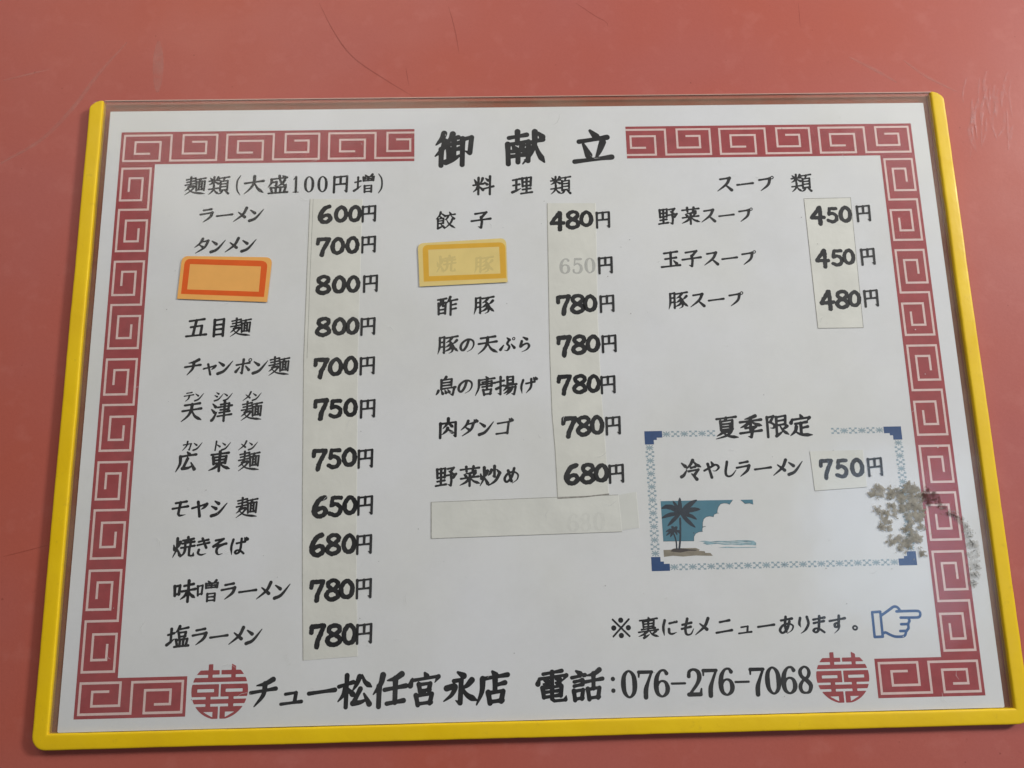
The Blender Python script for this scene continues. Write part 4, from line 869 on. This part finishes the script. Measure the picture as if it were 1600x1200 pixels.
for (a, m_, b_), w in G['fronds']:
    d, tt = dense(np.array([a, m_, b_]), True)
    q = np.linspace(0, 1, 60); xs_ = np.interp(q, tt, d[:, 0]); ys_ = np.interp(q, tt, d[:, 1])
    r = w / 2 * np.clip(np.sin(np.clip(q * 0.93 + 0.07, 0, 1) * math.pi) ** 0.6, 0.1, 1) * 0.92
    B.append(np.stack([xs_, ys_, r], 1))
for p3, w in G['trunks']:
    q = np.linspace(0, 1, 60); a = np.array(p3); xs_ = (1 - q) ** 2 * a[0, 0] + 2 * q * (1 - q) * (2 * a[1, 0] - (a[0, 0] + a[2, 0]) / 2) + q * q * a[2, 0]; ys_ = a[0, 1] + q * (a[2, 1] - a[0, 1])
    B.append(np.stack([xs_, ys_, np.full(60, w / 2)], 1))
s.balls(np.vstack(B), ZI + 0.02, 0.09, 0, 0.05, 1.0)
s.build('palm_trees', m_palm, pic)

# ------------------------------------------------------------------ pointing hand and round emblems
s = Sheet(); B = []
for i, ln in enumerate(G['hand']):
    d, _ = dense(np.array(ln), i not in (0, 3, 4)) if False else dense(np.array(ln) * 20, i in (1, 2, 5))
    d = d / 20; B.append(np.column_stack([d, np.full(len(d), 0.43)]))
s.balls(np.vstack(B), ZI, 0.1); on_sheet(s.build('pointing_hand', m_hand, sheet))
for L_, R_, T_, Bm in G['emblem']:
    x0, x1, yt, yb = L_[0], R_[0], T_[1], Bm[1]
    nx = 110; xs = np.linspace(-3, 103, nx); ys = np.linspace(-3, 103, nx); X_, Y_ = np.meshgrid(xs, ys)
    box = lambda a, b_, c, d: np.maximum.reduce([a - X_, X_ - b_, c - Y_, Y_ - d])
    F = np.hypot((X_ - 50) / 50, (Y_ - 47) / 54.5) * 50 - 50
    F = np.maximum(F, Y_ - 100)
    W_ = [box(-9, 28.6, -9, 8.5), box(36.6, 69.5, -9, 8.5), box(77.2, 109, -9, 8.5), box(48.4, 51.6, 0, 19),
          box(-9, 28.2, 17, 22.5), box(36.2, 69.2, 17, 22.5), box(77, 109, 17, 22.5), box(-9, 109, 31, 35), box(48.4, 51.6, 33, 61),
          box(10.5, 40, 44, 50), box(60.5, 90.5, 44, 50), box(-9, 26, 58.7, 63.3), box(34.5, 66, 58.7, 63.3), box(75, 109, 58.7, 63.3),
          box(-9, 26, 72, 77), box(34.5, 66, 72, 77), box(75, 109, 72, 77), box(48.4, 51.6, 75, 109)]
    for w_ in W_: F = np.maximum(F, -w_)
    for sg in (-1, 1):
        xx = np.where(sg < 0, X_, 100 - X_)
        tri = np.maximum.reduce([87 - Y_, xx - 39, (22.5 - xx) * 0.52 + (Y_ - 87) * 0.85]); F = np.maximum(F, -tri)
    s = Sheet(); s.field(F, x0 + (x1 - x0) * xs / 100, yt + (yb - yt) * ys / 100, ZI)
    on_sheet(s.build('double_happiness_emblem', m_red, sheet))

# ------------------------------------------------------------------ the two stickers on the cover
def rounded(pts, k):
    """swap each pair of close points (a cut corner) for a round corner"""
    out_ = []; n_ = len(pts); i = 0
    P_ = [np.array(p_, float) for p_ in pts]
    for i in range(n_):
        a, c = P_[i], P_[(i + 1) % n_]
        if np.linalg.norm(a - c) < 5:
            pv, nx = P_[i - 1], P_[(i + 2) % n_]
            d1, d2 = a - pv, c - nx
            t_ = np.linalg.solve(np.array([[d1[0], -d2[0]], [d1[1], -d2[1]]]), c - a)
            v = a + d1 * t_[0]
            for q in np.linspace(0, 1, 9): out_.append(tuple((1 - q) ** 2 * a + 2 * q * (1 - q) * v + q * q * c))
        elif np.linalg.norm(P_[i - 1] - a) >= 5: out_.append(tuple(a))
    return out_
def sticker(name, label, out_, fo, fi, mats, z0, z1):
    cx, cy = np.mean([p_[0] for p_ in out_]), np.mean([p_[1] for p_ in out_])
    e = empty(name, label, 'sticker', (cx * MM, cy * MM, z0 * MM))
    back = lambda o: (setattr(o, 'matrix_parent_inverse', Matrix.Translation(-e.location)), o)[1]
    s = Sheet(); s.slab(rounded(out_, 0.7), z0, z1, 0, 1); back(s.build('label_paper', mats[:2], e))
    # frame: rounded upper corners outside, square inside
    q = Sheet()
    A = rounded(fo, 0.7); I = np.array(fi); c0 = I.mean(0); I = c0 + (I - c0) * 0.985
    ang = lambda p_: math.atan2((p_[1] - c0[1]) * 2.2, p_[0] - c0[0])
    def hit(p_):                     # where the ray from the centre through p_ meets the inner outline
        d = np.array(p_) - c0
        for k in range(4):
            a, e_ = I[k], I[(k + 1) % 4] - I[k]
            M_ = np.array([[d[0], -e_[0]], [d[1], -e_[1]]])
            if abs(np.linalg.det(M_)) < 1e-9: continue
            t_, u_ = np.linalg.solve(M_, a - c0)
            if t_ > 0 and -1e-6 <= u_ <= 1 + 1e-6: return tuple(c0 + d * t_)
    rim_ = list(A)
    for p_ in I:                     # let the ring pass exactly through the inner corners
        d = p_ - c0; best = None
        for k in range(len(A)):
            a, e_ = np.array(A[k]), np.array(A[(k + 1) % len(A)]) - np.array(A[k])
            M_ = np.array([[d[0], -e_[0]], [d[1], -e_[1]]])
            if abs(np.linalg.det(M_)) < 1e-9: continue
            t_, u_ = np.linalg.solve(M_, a - c0)
            if t_ > 0 and 0 < u_ < 1: rim_.append(tuple(c0 + d * t_))
    rim_.sort(key=lambda p_: math.atan2(p_[1] - c0[1], p_[0] - c0[0]))
    inn = [hit(p_) for p_ in rim_]
    for k in range(len(rim_)):
        n_ = (k + 1) % len(rim_)
        q.poly([rim_[k], rim_[n_], inn[n_], inn[k]], z1 + 0.010)
    back(q.build('label_frame', mats[2], e))
    return e
sticker('orange_sticker', 'orange sticker with a red frame in the left column of dishes', G['orange'], G['orange_o'], G['orange_i'], [m_orange, m_sedge, m_orange_frame], 0.31, 0.38)
ys = sticker('yellow_sticker', 'pale yellow sticker with a mustard frame in the middle column of dishes', G['yellow'], G['yellow_o'], G['yellow_i'], [m_yellow_s, m_sedge, m_yellow_frame], 0.31, 0.36)
s = Sheet()
for ch, (x, y) in zip('焼豚', G['ghostdish']): put(s, ch, x, y, 6.9, 0.368)
o = s.build('covered_print', m_cover, ys); o.matrix_parent_inverse = Matrix.Translation(-ys.location)
